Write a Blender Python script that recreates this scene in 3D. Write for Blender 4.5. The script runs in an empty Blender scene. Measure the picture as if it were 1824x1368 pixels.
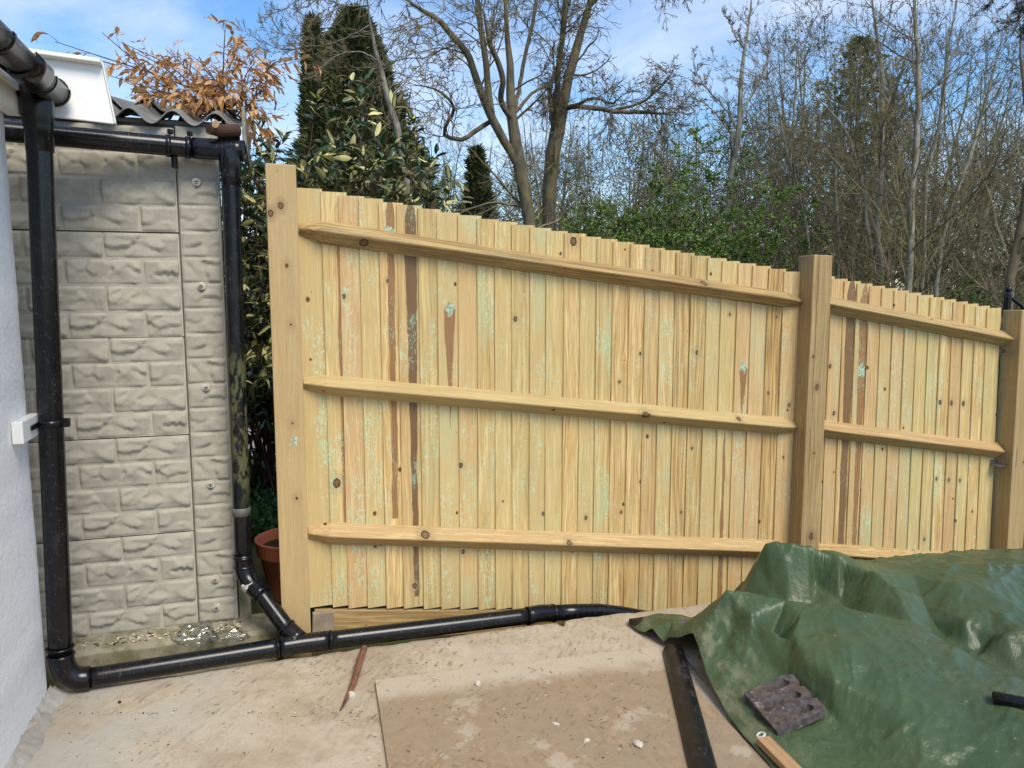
import bpy, math, random
import numpy as np
from mathutils import Vector, Matrix, Euler, noise as mnoise

random.seed(7)
rng = np.random.default_rng(7)
sc = bpy.context.scene
R = math.radians
PITCH = R(6.8); FOC = 1370.0; EYE = 1.5

# ------------------------------------------------------------------ camera, sky, sun, exposure
cam_d = bpy.data.cameras.new('camera'); cam = bpy.data.objects.new('camera', cam_d)
sc.collection.objects.link(cam); sc.camera = cam
cam.location = (0, 0, EYE); cam.rotation_euler = (R(90) - PITCH, 0, 0)
cam_d.sensor_width = 36; cam_d.lens = FOC / 1824 * 36; cam_d.clip_start = .05; cam_d.clip_end = 2000

SUN_EL, SUN_AZ = R(52), R(148)      # azimuth from +Y clockwise: behind the viewer's right shoulder
world = bpy.data.worlds.new('World'); sc.world = world; world.use_nodes = True
wt = world.node_tree; wt.nodes.clear()
def wn(t, **k):
    n = wt.nodes.new(t)
    for a, b in k.items(): setattr(n, a, b)
    return n
sky = wn('ShaderNodeTexSky', sky_type='NISHITA', sun_disc=False, sun_elevation=SUN_EL, sun_rotation=SUN_AZ)
sky.air_density = 1.0; sky.dust_density = .4; sky.ozone_density = 2.5
hs = wn('ShaderNodeHueSaturation'); hs.inputs['Saturation'].default_value = 1.28; hs.inputs['Value'].default_value = 1.5
wt.links.new(sky.outputs[0], hs.inputs['Color'])
tc = wn('ShaderNodeTexCoord'); mp = wn('ShaderNodeMapping'); mp.inputs['Scale'].default_value = (1.5, 1.5, 4.2)
mp.inputs['Rotation'].default_value = (0, R(-7), 0); mp.inputs['Location'].default_value = (.35, 0, .2)
wt.links.new(tc.outputs['Generated'], mp.inputs[0])
nz = wn('ShaderNodeTexNoise'); nz.inputs['Scale'].default_value = 1.7; nz.inputs['Detail'].default_value = 8; nz.inputs['Roughness'].default_value = .56
nz.inputs['Distortion'].default_value = .35
wt.links.new(mp.outputs[0], nz.inputs['Vector'])
cr = wn('ShaderNodeValToRGB'); cr.color_ramp.elements[0].position = .42; cr.color_ramp.elements[1].position = .72
cr.color_ramp.elements[0].color = (0.06, 0.06, 0.06, 1); cr.color_ramp.elements[1].color = (.85, .85, .85, 1)
wt.links.new(nz.outputs[0], cr.inputs[0])
mx = wn('ShaderNodeMix', data_type='RGBA'); mx.inputs[7].default_value = (6.8, 7.4, 8.6, 1)
wt.links.new(cr.outputs[0], mx.inputs[0]); wt.links.new(hs.outputs[0], mx.inputs[6])
bg = wn('ShaderNodeBackground'); bg.inputs['Strength'].default_value = .135
wo = wn('ShaderNodeOutputWorld')
wt.links.new(mx.outputs[2], bg.inputs[0]); wt.links.new(bg.outputs[0], wo.inputs[0])

sun_d = bpy.data.lights.new('sun', 'SUN'); sun_d.energy = 3.7; sun_d.angle = R(27); sun_d.color = (1, .91, .76)
sun = bpy.data.objects.new('sun', sun_d); sc.collection.objects.link(sun)
sdir = Vector((math.sin(SUN_AZ) * math.cos(SUN_EL), math.cos(SUN_AZ) * math.cos(SUN_EL), math.sin(SUN_EL)))
sun.rotation_euler = sdir.to_track_quat('Z', 'Y').to_euler(); sun.location = (3, -4, 6)
sc.view_settings.view_transform = 'Standard'; sc.view_settings.look = 'None'
sc.view_settings.exposure = 0.05; sc.view_settings.gamma = 1; sc.view_settings.use_curve_mapping = False

sc.cycles.max_bounces = 6; sc.cycles.diffuse_bounces = 3; sc.cycles.glossy_bounces = 3; sc.cycles.transmission_bounces = 3; sc.cycles.transparent_max_bounces = 6

# ------------------------------------------------------------------ survey helpers (sight line -> point in the place)
def ray(u, v):
    x = (u - 912) / FOC; y = -(v - 684) / FOC
    return Vector((x, math.cos(PITCH) + y * math.sin(PITCH), -math.sin(PITCH) + y * math.cos(PITCH)))
EYEV = Vector((0, 0, EYE))
def on_z(u, v, z): r = ray(u, v); return EYEV + r * ((z - EYE) / r.z)
def on_Y(u, v, Y): r = ray(u, v); return EYEV + r * (Y / r.y)

# ------------------------------------------------------------------ object helpers
col = sc.collection
def wm(o):
    m = o.matrix_basis.copy()
    if o.parent: m = wm(o.parent) @ o.matrix_parent_inverse @ m
    return m
def put(o, parent):
    if parent is not None:
        o.parent = parent; o.matrix_parent_inverse = wm(parent).inverted()
    return o
def tag(o, label=None, cat=None, group=None, kind=None):
    if label: o['label'] = label
    if cat: o['category'] = cat
    if group: o['group'] = group
    if kind: o['kind'] = kind
    return o
def empty(name, loc, label, cat, group=None):
    o = bpy.data.objects.new(name, None); o.location = loc; o.empty_display_size = .1
    col.objects.link(o); return tag(o, label, cat, group)
def mesh_arr(name, V, F, mat, smooth=False, attr=None):
    """V (n,3); F list of integer arrays (m,3) or (m,4)"""
    me = bpy.data.meshes.new(name)
    V = np.asarray(V, dtype=np.float32)
    if not isinstance(F, (list, tuple)): F = [F]
    F = [np.asarray(f, dtype=np.int32) for f in F if len(f)]
    me.vertices.add(len(V)); me.vertices.foreach_set('co', V.ravel())
    nl = sum(f.size for f in F); npol = sum(len(f) for f in F)
    me.loops.add(nl); me.loops.foreach_set('vertex_index', np.concatenate([f.ravel() for f in F]))
    me.polygons.add(npol)
    tot = np.concatenate([np.full(len(f), f.shape[1], dtype=np.int32) for f in F])
    st = np.concatenate([[0], np.cumsum(tot)[:-1]]).astype(np.int32)
    me.polygons.foreach_set('loop_start', st)
    me.update(calc_edges=True)
    me.polygons.foreach_set('use_smooth', np.full(npol, bool(smooth)))
    if mat: me.materials.append(mat)
    if attr is not None:
        a = me.attributes.new('rnd', 'FLOAT', 'POINT'); a.data.foreach_set('value', np.asarray(attr, dtype=np.float32))
    return me
def link(name, me, parent=None):
    o = bpy.data.objects.new(name, me); col.objects.link(o); return put(o, parent)
def obj(name, V, F, mat, parent=None, smooth=False, attr=None):
    return link(name, mesh_arr(name, V, F, mat, smooth, attr), parent)
def bevel(o, w=.003, seg=2):
    b = o.modifiers.new('bevel', 'BEVEL'); b.width = w; b.segments = seg; b.limit_method = 'ANGLE'; b.angle_limit = R(35)
    return o
def boxVF(p0, ex, ey, ez):
    """box from corner p0 with edge vectors"""
    p0, ex, ey, ez = map(np.array, (p0, ex, ey, ez))
    V = [p0 + ex * i + ey * j + ez * k for k in (0, 1) for j in (0, 1) for i in (0, 1)]
    F = [(0, 2, 3, 1), (4, 5, 7, 6), (0, 1, 5, 4), (2, 6, 7, 3), (0, 4, 6, 2), (1, 3, 7, 5)]
    if np.dot(np.cross(ex, ey), ez) < 0: F = [f[::-1] for f in F]
    return np.array(V), np.array(F)
def merge(parts):
    V = []; F3 = []; F4 = []; n = 0
    for v, f in parts:
        V.append(np.asarray(v)); 
        for ff in (f if isinstance(f, list) else [f]):
            ff = np.asarray(ff)
            if len(ff) == 0: continue
            (F3 if ff.shape[1] == 3 else F4).append(ff + n)
        n += len(v)
    return np.concatenate(V), ([np.concatenate(F3)] if F3 else []) + ([np.concatenate(F4)] if F4 else [])
def tubesVF(P, Rd, sides, cap=False, close=False):
    """P (N,K,3) polylines, Rd (N,K)"""
    P = np.asarray(P, float); Rd = np.asarray(Rd, float); N, K, _ = P.shape
    T = np.gradient(P, axis=1); T /= np.linalg.norm(T, axis=2, keepdims=True) + 1e-9
    avg = P[:, -1] - P[:, 0]; avg /= np.linalg.norm(avg, axis=1, keepdims=True) + 1e-9
    ref = np.where(np.abs(avg[:, 2:3]) < .8, np.array([[0, 0, 1.]]), np.array([[1., 0.1, 0]]))
    U = np.cross(T, ref[:, None, :]); U /= np.linalg.norm(U, axis=2, keepdims=True) + 1e-9
    W = np.cross(T, U)
    an = np.arange(sides) / sides * 2 * np.pi
    ring = U[:, :, None, :] * np.cos(an)[None, None, :, None] + W[:, :, None, :] * np.sin(an)[None, None, :, None]
    V = (P[:, :, None, :] + ring * Rd[:, :, None, None]).reshape(-1, 3)
    n, k, s = np.meshgrid(np.arange(N), np.arange(K - 1), np.arange(sides), indexing='ij')
    b = (n * K + k) * sides; s2 = (s + 1) % sides
    F = np.stack([b + s, b + s2, b + sides + s2, b + sides + s], -1).reshape(-1, 4)
    Fs = [F]
    if cap:
        V2 = [V]; base = len(V); tri = []
        for i in range(N):
            V2.append(P[i, :1]); V2.append(P[i, -1:]); c0 = base + 2 * i; c1 = c0 + 1
            for s in range(sides):
                a = i * K * sides; z = a + (K - 1) * sides
                tri.append((c0, a + (s + 1) % sides, a + s)); tri.append((c1, z + s, z + (s + 1) % sides))
        V = np.concatenate(V2); Fs = [np.array(tri), F]
    return V, Fs
def resample(pts, n, smooth=True):
    pts = np.asarray(pts, float)
    if smooth and len(pts) > 2:
        out = []
        q = np.vstack([2 * pts[0] - pts[1], pts, 2 * pts[-1] - pts[-2]])
        for i in range(1, len(q) - 2):
            for t in np.linspace(0, 1, 8, endpoint=False):
                a, b, c, d = q[i - 1:i + 3]
                out.append(.5 * ((2 * b) + (c - a) * t + (2 * a - 5 * b + 4 * c - d) * t * t + (3 * b - a - 3 * c + d) * t ** 3))
        out.append(pts[-1]); pts = np.array(out)
    d = np.concatenate([[0], np.cumsum(np.linalg.norm(np.diff(pts[:, :3], axis=0), axis=1))])
    t = np.linspace(0, d[-1], n)
    return np.stack([np.interp(t, d, pts[:, i]) for i in range(pts.shape[1])], -1)
def lathe(prof, c, axis=(0, 0, 1), sides=32):
    """prof: list of (radius, height)"""
    ax = Vector(axis).normalized(); q = Vector((0, 0, 1)).rotation_difference(ax).to_matrix()
    V = []; F = []
    for r, h in prof:
        for s in range(sides):
            a = s / sides * 2 * math.pi; V.append(tuple(Vector(c) + q @ Vector((r * math.cos(a), r * math.sin(a), h))))
    for k in range(len(prof) - 1):
        for s in range(sides):
            s2 = (s + 1) % sides; F.append((k * sides + s, k * sides + s2, (k + 1) * sides + s2, (k + 1) * sides + s))
    return np.array(V), np.array(F)
def pipe(name, pts, r, mat, parent=None, sides=28, n=None, wall=.0035):
    """a real pipe: outer skin, open ends with an inner skin"""
    P = np.asarray(pts, float); 
    if n: P = resample(P, n)
    Rr = np.full(len(P), r) if np.isscalar(r) else np.asarray(r)
    V1, F1 = tubesVF(P[None], Rr[None], sides)
    V2, F2 = tubesVF(P[None], (Rr - wall)[None], sides)
    k = len(P); o = len(V1); F2 = [F2[0][:, ::-1] + o]
    s = np.arange(sides); s2 = (s + 1) % sides; e = (k - 1) * sides
    ends = np.concatenate([np.stack([s2, s, o + s, o + s2], -1), np.stack([e + s, e + s2, o + e + s2, o + e + s], -1)])
    return obj(name, np.vstack([V1, V2]), [F1[0], F2[0], ends], mat, parent, True)
def arcpts(p, c, q, n=9):
    p, c, q = map(np.array, (p, c, q)); t = np.linspace(0, 1, n)[:, None]
    return p * (1 - t) ** 2 + 2 * c * t * (1 - t) + q * t * t

# ------------------------------------------------------------------ material helpers
class M:
    def __init__(s, name, rough=.6, spec=.5):
        s.m = bpy.data.materials.new(name); s.m.use_nodes = True; s.t = s.m.node_tree; s.t.nodes.clear()
        s.out = s.n('ShaderNodeOutputMaterial'); s.b = s.n('ShaderNodeBsdfPrincipled')
        s.l(s.b.outputs[0], s.out.inputs[0]); s.b.inputs['Roughness'].default_value = rough
        s.b.inputs['Specular IOR Level'].default_value = spec
    def n(s, t, **k):
        x = s.t.nodes.new(t)
        for a, b in k.items(): setattr(x, a, b)
        return x
    def l(s, a, b): s.t.links.new(a, b)
    def setin(s, sock, v):
        if isinstance(v, bpy.types.NodeSocket): s.l(v, sock)
        elif isinstance(v, (tuple, list)): sock.default_value = tuple(v) if len(v) == len(sock.default_value) else tuple(v) + (1,)
        else: sock.default_value = v
    def math(s, op, a, b=0., c=0., clamp=False):
        x = s.n('ShaderNodeMath', operation=op, use_clamp=clamp)
        s.setin(x.inputs[0], a); s.setin(x.inputs[1], b)
        if op in ('MULTIPLY_ADD', 'SMOOTH_MIN'): s.setin(x.inputs[2], c)
        return x.outputs[0]
    def mix(s, f, a, b, blend='MIX'):
        x = s.n('ShaderNodeMix', data_type='RGBA', blend_type=blend); s.setin(x.inputs[0], f)
        s.setin(x.inputs[6], a); s.setin(x.inputs[7], b); return x.outputs[2]
    def ramp(s, v, p0, p1, c0=0., c1=1.):
        x = s.n('ShaderNodeMapRange', interpolation_type='SMOOTHSTEP'); s.setin(x.inputs[0], v)
        x.inputs[1].default_value = p0; x.inputs[2].default_value = p1; x.inputs[3].default_value = c0; x.inputs[4].default_value = c1
        return x.outputs[0]
    def co(s, kind='Object', scale=(1, 1, 1), off=None, rot=(0, 0, 0)):
        c = s.n('ShaderNodeTexCoord').outputs[kind]
        if off is not None:
            v = s.n('ShaderNodeVectorMath', operation='ADD'); s.l(c, v.inputs[0]); s.setin(v.inputs[1], off); c = v.outputs[0]
        return s.map(c, scale, rot)
    def map(s, c, scale=(1, 1, 1), rot=(0, 0, 0), loc=(0, 0, 0)):
        mp = s.n('ShaderNodeMapping'); mp.inputs['Scale'].default_value = scale; mp.inputs['Rotation'].default_value = rot
        mp.inputs['Location'].default_value = loc
        s.l(c, mp.inputs[0]); return mp.outputs[0]
    def noise(s, vec, scale=5, detail=4, rough=.55, dist=0, color=False):
        x = s.n('ShaderNodeTexNoise'); s.l(vec, x.inputs['Vector']); x.inputs['Scale'].default_value = scale
        x.inputs['Detail'].default_value = detail; x.inputs['Roughness'].default_value = rough; x.inputs['Distortion'].default_value = dist
        return x.outputs[1 if color else 0]
    def vor(s, vec, scale=5, out='Distance', feature='F1', rand=1.):
        x = s.n('ShaderNodeTexVoronoi', feature=feature); s.l(vec, x.inputs['Vector']); x.inputs['Scale'].default_value = scale
        x.inputs['Randomness'].default_value = rand
        return x.outputs[out]
    def bump(s, h, strength=.4, dist=.01, prev=None):
        x = s.n('ShaderNodeBump'); x.inputs['Strength'].default_value = strength; x.inputs['Distance'].default_value = dist
        s.l(h, x.inputs['Height'])
        if prev is not None: s.l(prev, x.inputs['Normal'])
        s.l(x.outputs[0], s.b.inputs['Normal']); return x.outputs[0]
    def base(s, c): s.setin(s.b.inputs['Base Color'], c); return s
    def attr(s, name, kind='OBJECT', out='Vector'):
        x = s.n('ShaderNodeAttribute', attribute_name=name, attribute_type=kind); return x.outputs[out]
    def xyz(s, v):
        x = s.n('ShaderNodeSeparateXYZ'); s.l(v, x.inputs[0]); return x.outputs
    def comb(s, x, y, z):
        c = s.n('ShaderNodeCombineXYZ'); s.setin(c.inputs[0], x); s.setin(c.inputs[1], y); s.setin(c.inputs[2], z); return c.outputs[0]
    def rand(s): return s.n('ShaderNodeObjectInfo').outputs['Random']

def wood(name, pale, mid, dark, knots=.45):
    m = M(name, .62, .35)
    r = m.rand(); off = m.math('MULTIPLY', r, 37.)
    raw = m.n('ShaderNodeTexCoord').outputs['Object']
    offv = m.comb(off, m.math('MULTIPLY', r, 13.), m.math('MULTIPLY', r, 71.))
    va = m.n('ShaderNodeVectorMath', operation='ADD'); m.l(raw, va.inputs[0]); m.l(offv, va.inputs[1]); c = va.outputs[0]
    x, y, z = m.xyz(raw)
    # knots: one cell every 0.35 m or so along, random presence
    kv = m.n('ShaderNodeTexVoronoi', feature='F1'); kc = m.map(c, (9.0, 9.0, 2.3)); m.l(kc, kv.inputs['Vector']); kv.inputs['Scale'].default_value = 1
    # true distance in metres-ish with z less squashed: reuse stretched distance
    kd = kv.outputs['Distance']; kr = m.xyz(kv.outputs['Color'])[0]
    has = m.math('GREATER_THAN', kr, 1 - knots)
    kpos = kv.outputs['Position']
    dv = m.n('ShaderNodeVectorMath', operation='SUBTRACT'); m.l(kc, dv.inputs[0]); m.l(kpos, dv.inputs[1])
    dx, dy, dz = m.xyz(dv.outputs[0])
    ddx = m.math('DIVIDE', dx, 9.); ddz = m.math('DIVIDE', dz, 2.3 * 1.35)
    kn = m.math('SQRT', m.math('ADD', m.math('POWER', m.math('ABSOLUTE', ddx), 2.), m.math('POWER', m.math('ABSOLUTE', ddz), 2.)))
    kn = m.math('ADD', kn, m.math('MULTIPLY', m.math('SUBTRACT', m.noise(c, 120, 2), .5), .004))
    ksize = m.math('MULTIPLY_ADD', m.xyz(kv.outputs['Color'])[1], .007, .0015)
    kin = m.math('MULTIPLY', m.ramp(m.math('SUBTRACT', kn, ksize), .0025, -.0005), has)
    halo = m.math('MULTIPLY', m.ramp(kn, .035, .006), has)
    # grain
    wob = m.noise(m.map(c, (5, 5, 1.1)), 1, 3, .5)
    gx = m.math('ADD', m.math('MULTIPLY', wob, .075), m.math('MULTIPLY', m.math('MULTIPLY', halo, m.math('SIGN', ddx)), -.006))
    X = m.math('ADD', m.xyz(c)[0], gx); Yc = m.xyz(c)[1]
    spacing = m.math('MULTIPLY_ADD', m.xyz(m.noise(m.comb(off, off, off), 3, 0, color=True))[0], 55., 28.)
    g1 = m.noise(m.comb(m.math('MULTIPLY', X, spacing), m.math('MULTIPLY', Yc, 60.), m.math('MULTIPLY', m.xyz(c)[2], 1.6)), 1.6, 2, .6)
    g2 = m.noise(m.comb(m.math('MULTIPLY', X, 600.), m.math('MULTIPLY', Yc, 400.), m.math('MULTIPLY', m.xyz(c)[2], 9.)), 1, 2, .6)
    ring = m.ramp(g1, .38, .62)
    line = m.math('POWER', m.math('ABSOLUTE', m.math('SINE', m.math('MULTIPLY', g1, 17.))), 5.)
    colr = m.mix(ring, pale, mid)
    colr = m.mix(m.math('MULTIPLY', line, .55), colr, dark)
    hue = m.xyz(m.noise(m.comb(off, m.math('MULTIPLY', off, 1.7), 3.), 5, 0, color=True))
    colr = m.mix(m.math('MULTIPLY', m.ramp(hue[1], .42, .58), .6), colr, (.55, .36, .18))
    colr = m.mix(m.math('MULTIPLY', m.ramp(hue[2], .45, .58), .5), colr, (.54, .45, .20))
    colr = m.mix(m.math('MULTIPLY', m.ramp(g2, .45, .75), .16), colr, dark)
    # blotchy tone over the piece and between pieces
    tone = m.attr('tone', 'OBJECT', 'Fac')
    colr = m.mix(m.math('MULTIPLY', m.ramp(m.noise(m.map(c, (7, 7, 1.3)), 1, 3), .45, .75), .28), colr, mid)
    colr = m.mix(m.math('MULTIPLY', tone, 1., clamp=True), colr, m.mix(ring, mid, dark))
    # green hue of the treatment
    colr = m.mix(m.math('MULTIPLY', m.ramp(m.noise(m.map(c, (9, 9, 2.2), loc=(3, 1, 7)), 1, 3), .5, .72), m.math('MULTIPLY', m.attr('stain', 'OBJECT', 'Fac'), .42)), colr, (.46, .53, .29))
    # crystals of preservative: pale turquoise speckles in patches
    patch = m.ramp(m.noise(m.map(c, (9, 9, 3.0), loc=(8, 2, 1)), 1, 3, .6), .49, .62)
    fleck = m.ramp(m.noise(m.map(c, (180, 180, 60)), 1, 3, .7), .56, .60)
    fl2 = m.ramp(m.noise(m.map(c, (60, 60, 22), loc=(5, 5, 5)), 1, 4, .7), .55, .68)
    sp = m.math('MULTIPLY', m.math('MULTIPLY', patch, m.math('MAXIMUM', fleck, m.math('MULTIPLY', fl2, .75))), m.attr('stain', 'OBJECT', 'Fac'), clamp=True)
    # heartwood streak: xc, ztop, zbot / half width top, half width bottom, darkness
    sa = m.xyz(m.attr('streak_a')); sb = m.xyz(m.attr('streak_b'))
    den = m.math('ADD', m.math('SUBTRACT', sa[1], sa[2]), 1e-4)
    tt = m.math('DIVIDE', m.math('SUBTRACT', z, sa[2]), den)
    wv = m.math('ADD', m.math('MULTIPLY', sb[0], tt), m.math('MULTIPLY', sb[1], m.math('SUBTRACT', 1., tt)))
    wv = m.math('MULTIPLY', wv, m.ramp(tt, 1.03, .955)); inside = m.math('MULTIPLY', m.math('GREATER_THAN', tt, 0.), m.math('LESS_THAN', tt, 1.03))
    ax = m.math('ABSOLUTE', m.math('ADD', m.math('SUBTRACT', x, sa[0]), m.math('MULTIPLY', m.math('SUBTRACT', m.noise(m.map(c, (34, 34, 5)), 1, 4, .65), .5), .026)))
    sm = m.math('MULTIPLY', m.ramp(m.math('SUBTRACT', wv, ax), -.0015, .003), m.math('MULTIPLY', inside, m.math('GREATER_THAN', sb[2], .01)))
    heart = m.mix(sb[2], (.33, .16, .06), (.12, .07, .032)); heart = m.mix(m.math('MULTIPLY', line, .5), heart, (.16, .10, .055))
    colr = m.mix(m.math('MULTIPLY', sm, .93), colr, heart)
    colr = m.mix(m.math('MULTIPLY', sp, .62), colr, (.42, .80, .60))
    # a big bleeding knot, green with copper salts
    ka = m.xyz(m.attr('knot_a'))
    ex = m.math('SUBTRACT', x, ka[0]); ez = m.math('MULTIPLY', m.math('SUBTRACT', z, ka[1]), .8)
    kr2 = m.math('SQRT', m.math('ADD', m.math('MULTIPLY', ex, ex), m.math('MULTIPLY', ez, ez)))
    kr2 = m.math('ADD', kr2, m.math('MULTIPLY', m.math('SUBTRACT', m.noise(m.map(c, (45, 45, 22)), 1, 4, .7), .5), .075))
    km = m.math('MULTIPLY', m.ramp(m.math('SUBTRACT', ka[2], kr2), -.001, .004), m.math('GREATER_THAN', ka[2], .001))
    gk = m.mix(m.ramp(m.noise(m.map(c, (150, 150, 110)), 1, 4, .7), .42, .6), (.20, .25, .15), (.55, .72, .56))
    colr = m.mix(m.math('MULTIPLY', km, .9), colr, gk)
    for nm in ('knot_b', 'knot_c'):
        kb_ = m.xyz(m.attr(nm)); fx = m.math('SUBTRACT', x, kb_[0]); fz = m.math('MULTIPLY', m.math('SUBTRACT', z, kb_[1]), .72)
        q = m.math('SQRT', m.math('ADD', m.math('MULTIPLY', fx, fx), m.math('MULTIPLY', fz, fz)))
        q = m.math('ADD', q, m.math('MULTIPLY', m.math('SUBTRACT', m.noise(m.map(c, (80, 80, 50)), 1, 3, .6), .5), .008))
        qn = m.math('DIVIDE', q, m.math('MAXIMUM', kb_[2], 1e-4)); on = m.math('GREATER_THAN', kb_[2], .001)
        rings = m.math('MULTIPLY', m.math('MULTIPLY', m.math('ABSOLUTE', m.math('SINE', m.math('MULTIPLY', qn, 5.5))), m.ramp(qn, 3.2, 1.1)), on)
        colr = m.mix(m.math('MULTIPLY', rings, .55), colr, dark)
        colr = m.mix(m.math('MULTIPLY', m.math('MULTIPLY', m.ramp(qn, 2.4, 1.3), on), m.math('MULTIPLY', m.attr('stain', 'OBJECT', 'Fac'), .22)), colr, (.42, .60, .42))
        colr = m.mix(m.math('MULTIPLY', m.ramp(qn, 1.12, .95), on), colr, m.mix(m.ramp(qn, .35, 1.), (.19, .105, .045), (.05, .027, .014)))
    colr = m.mix(m.math('MULTIPLY', halo, .30), colr, mid)
    kcol = m.mix(m.ramp(kn, .001, .008), (.05, .03, .02), (.22, .13, .06))
    colr = m.mix(kin, colr, kcol)
    # drying specks and nail marks
    nv = m.vor(m.map(c, (14, 14, 7), loc=(1, 9, 4)), 1, 'Distance')
    colr = m.mix(m.math('MULTIPLY', m.ramp(nv, .035, .018), .8), colr, (.07, .05, .035))
    m.base(colr)
    h = m.math('ADD', m.math('MULTIPLY', line, -.5), m.math('MULTIPLY', g2, .6))
    h = m.math('SUBTRACT', h, m.math('MULTIPLY', kin, .8))
    m.bump(h, .22, .0015)
    return m.m

W_BOARD = wood('treated_board', (.80, .61, .29), (.61, .40, .15), (.27, .155, .055), .16)
W_RAIL = wood('treated_rail', (.58, .42, .185), (.40, .255, .10), (.17, .10, .04), .35)
W_POST = wood('treated_post', (.45, .295, .135), (.31, .185, .075), (.13, .075, .03), .3)

def black_plastic(name, dust=.5, moss=False, rough=.28):
    m = M(name, rough, .4); c = m.co()
    n1 = m.noise(c, 9, 6, .65); n2 = m.noise(m.map(c, (60, 60, 14)), 1, 5, .7)
    d = m.math('MULTIPLY', m.ramp(m.math('MULTIPLY', n1, n2), .24, .42), dust, clamp=True)
    sc_ = m.math('MULTIPLY', m.ramp(m.noise(m.map(m.map(c, rot=(.5, .4, .2)), (300, 90, 30)), 1, 3, .6), .64, .70), .5)
    colr = m.mix(d, (.0035, .004, .005), (.06, .055, .05)); colr = m.mix(sc_, colr, (.17, .165, .155))
    spk = m.ramp(m.vor(c, 55), .09, .05); gate = m.ramp(m.noise(c, 17, 2), .58, .68)
    colr = m.mix(m.math('MULTIPLY', m.math('MULTIPLY', spk, gate), .55), colr, (.40, .38, .33))
    rr = m.math('ADD', m.math('MULTIPLY', d, .35), rough)
    if moss:
        z = m.xyz(c)[2]
        band = m.math('MULTIPLY', m.ramp(z, .55, .75), m.ramp(z, 1.32, 1.15))
        x = m.xyz(c)[0]
        band = m.math('MULTIPLY', band, m.ramp(x, -1.195, -1.165))
        ms = m.math('MULTIPLY', band, m.ramp(m.noise(m.map(c, (26, 26, 8)), 1, 5, .7), .49, .54))
        colr = m.mix(m.math('MULTIPLY', ms, .85), colr, m.mix(m.noise(c, 60, 3), (.06, .068, .024), (.14, .14, .055)))
        rr = m.math('ADD', rr, m.math('MULTIPLY', ms, .4))
    m.base(colr); m.l(rr, m.b.inputs['Roughness']); m.bump(m.noise(c, 30, 5, .6), .10, .002)
    return m.m
PIPE = black_plastic('black_pipe', .2, False, .24); PIPE_MOSS = black_plastic('black_pipe_mossy', .3, True, .3); PIPE_DUSTY = black_plastic('black_gutter_dusty', 1.0, False, .4)

def concrete(name, a, b, c3, rough=.85, pit=.5, bump=.4, stain=(.42, .27, .13), kind=0):
    m = M(name, rough, .25); c = m.co()
    n1 = m.noise(c, 2.3, 8, .6); n2 = m.noise(c, 30, 6, .65); n3 = m.noise(c, 200, 3, .6)
    colr = m.mix(m.ramp(n1, .35, .65), a, b); colr = m.mix(m.math('MULTIPLY', m.ramp(n2, .4, .7), .4), colr, c3)
    pits = m.ramp(m.vor(c, 85), .16, .06); gate = m.ramp(m.noise(c, 7, 4), .48, .62)
    pm = m.math('MULTIPLY', pits, gate)
    colr = m.mix(m.math('MULTIPLY', pm, pit), colr, tuple(q * .4 for q in c3[:3]))
    colr = m.mix(m.math('MULTIPLY', m.ramp(m.noise(m.map(c, (1, 1, 1), loc=(5, 3, 2)), 3.1, 5, .6), .58, .75), .45), colr, stain)
    h = m.math('ADD', m.math('MULTIPLY', n2, .6), m.math('MULTIPLY', n3, .25)); h = m.math('SUBTRACT', h, m.math('MULTIPLY', pm, .7))
    if kind == 1:  # slab: roller and stamp marks, tyre-tread rows
        rc = m.map(c, (1, 1, 1), rot=(0, 0, R(-73)))
        tread = m.noise(m.map(rc, (14, 42, 1)), 1, 6, .72); tread2 = m.noise(m.map(rc, (6, 30, 1)), 1, 5, .65)
        gate2 = m.ramp(m.noise(c, 1.9, 3), .42, .6)
        tm = m.math('MULTIPLY', m.ramp(tread, .54, .62), gate2)
        colr = m.mix(m.math('MULTIPLY', tm, .6), colr, (.22, .17, .11))
        colr = m.mix(m.math('MULTIPLY', m.ramp(tread2, .5, .7), .25), colr, (.56, .50, .40))
        spots = m.math('MULTIPLY', m.ramp(m.vor(m.map(c, (1, 1.6, 1), rot=(0, 0, .4)), 34), .24, .15), m.ramp(m.noise(c, 3.4, 4), .47, .58))
        dash = m.math('MULTIPLY', m.ramp(m.vor(m.map(rc, (11, 36, 1)), 1), .30, .18), m.ramp(m.noise(c, 2.2, 4), .5, .58)); spots = m.math('MAXIMUM', spots, m.math('MULTIPLY', dash, .6))
        colr = m.mix(m.math('MULTIPLY', spots, .85), colr, (.10, .075, .05))
        colr = m.mix(m.math('MULTIPLY', m.ramp(m.noise(m.map(c, (1, 1, 1), loc=(9, 1, 3)), 5.5, 7, .7), .50, .68), .6), colr, (.30, .23, .155))
        colr = m.mix(m.math('MULTIPLY', m.ramp(m.noise(m.map(c, (1, 1, 1), loc=(2, 11, 3)), 1.3, 6, .7), .52, .62), .5), colr, (.50, .44, .345))
        h = m.math('ADD', h, m.math('MULTIPLY', tread2, .8)); h = m.math('SUBTRACT', h, m.math('MULTIPLY', tm, .5))
        # grey cement bloom near the house
        bl = m.math('MULTIPLY', m.ramp(m.xyz(c)[0], -.85, -1.45), m.ramp(m.noise(c, 2.8, 5), .35, .55))
        colr = m.mix(m.math('MULTIPLY', bl, .7), colr, (.40, .385, .34))
    if kind == 2:  # mossy
        mo = m.ramp(m.noise(c, 8, 6, .65), .42, .6)
        colr = m.mix(m.math('MULTIPLY', mo, .75), colr, (.13, .13, .055))
    m.base(colr); m.bump(h, bump, .006)
    return m.m
SLAB = concrete('slab_concrete', (.38, .31, .215), (.47, .40, .295), (.29, .225, .15), bump=.6, pit=.8, kind=1)
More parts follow.
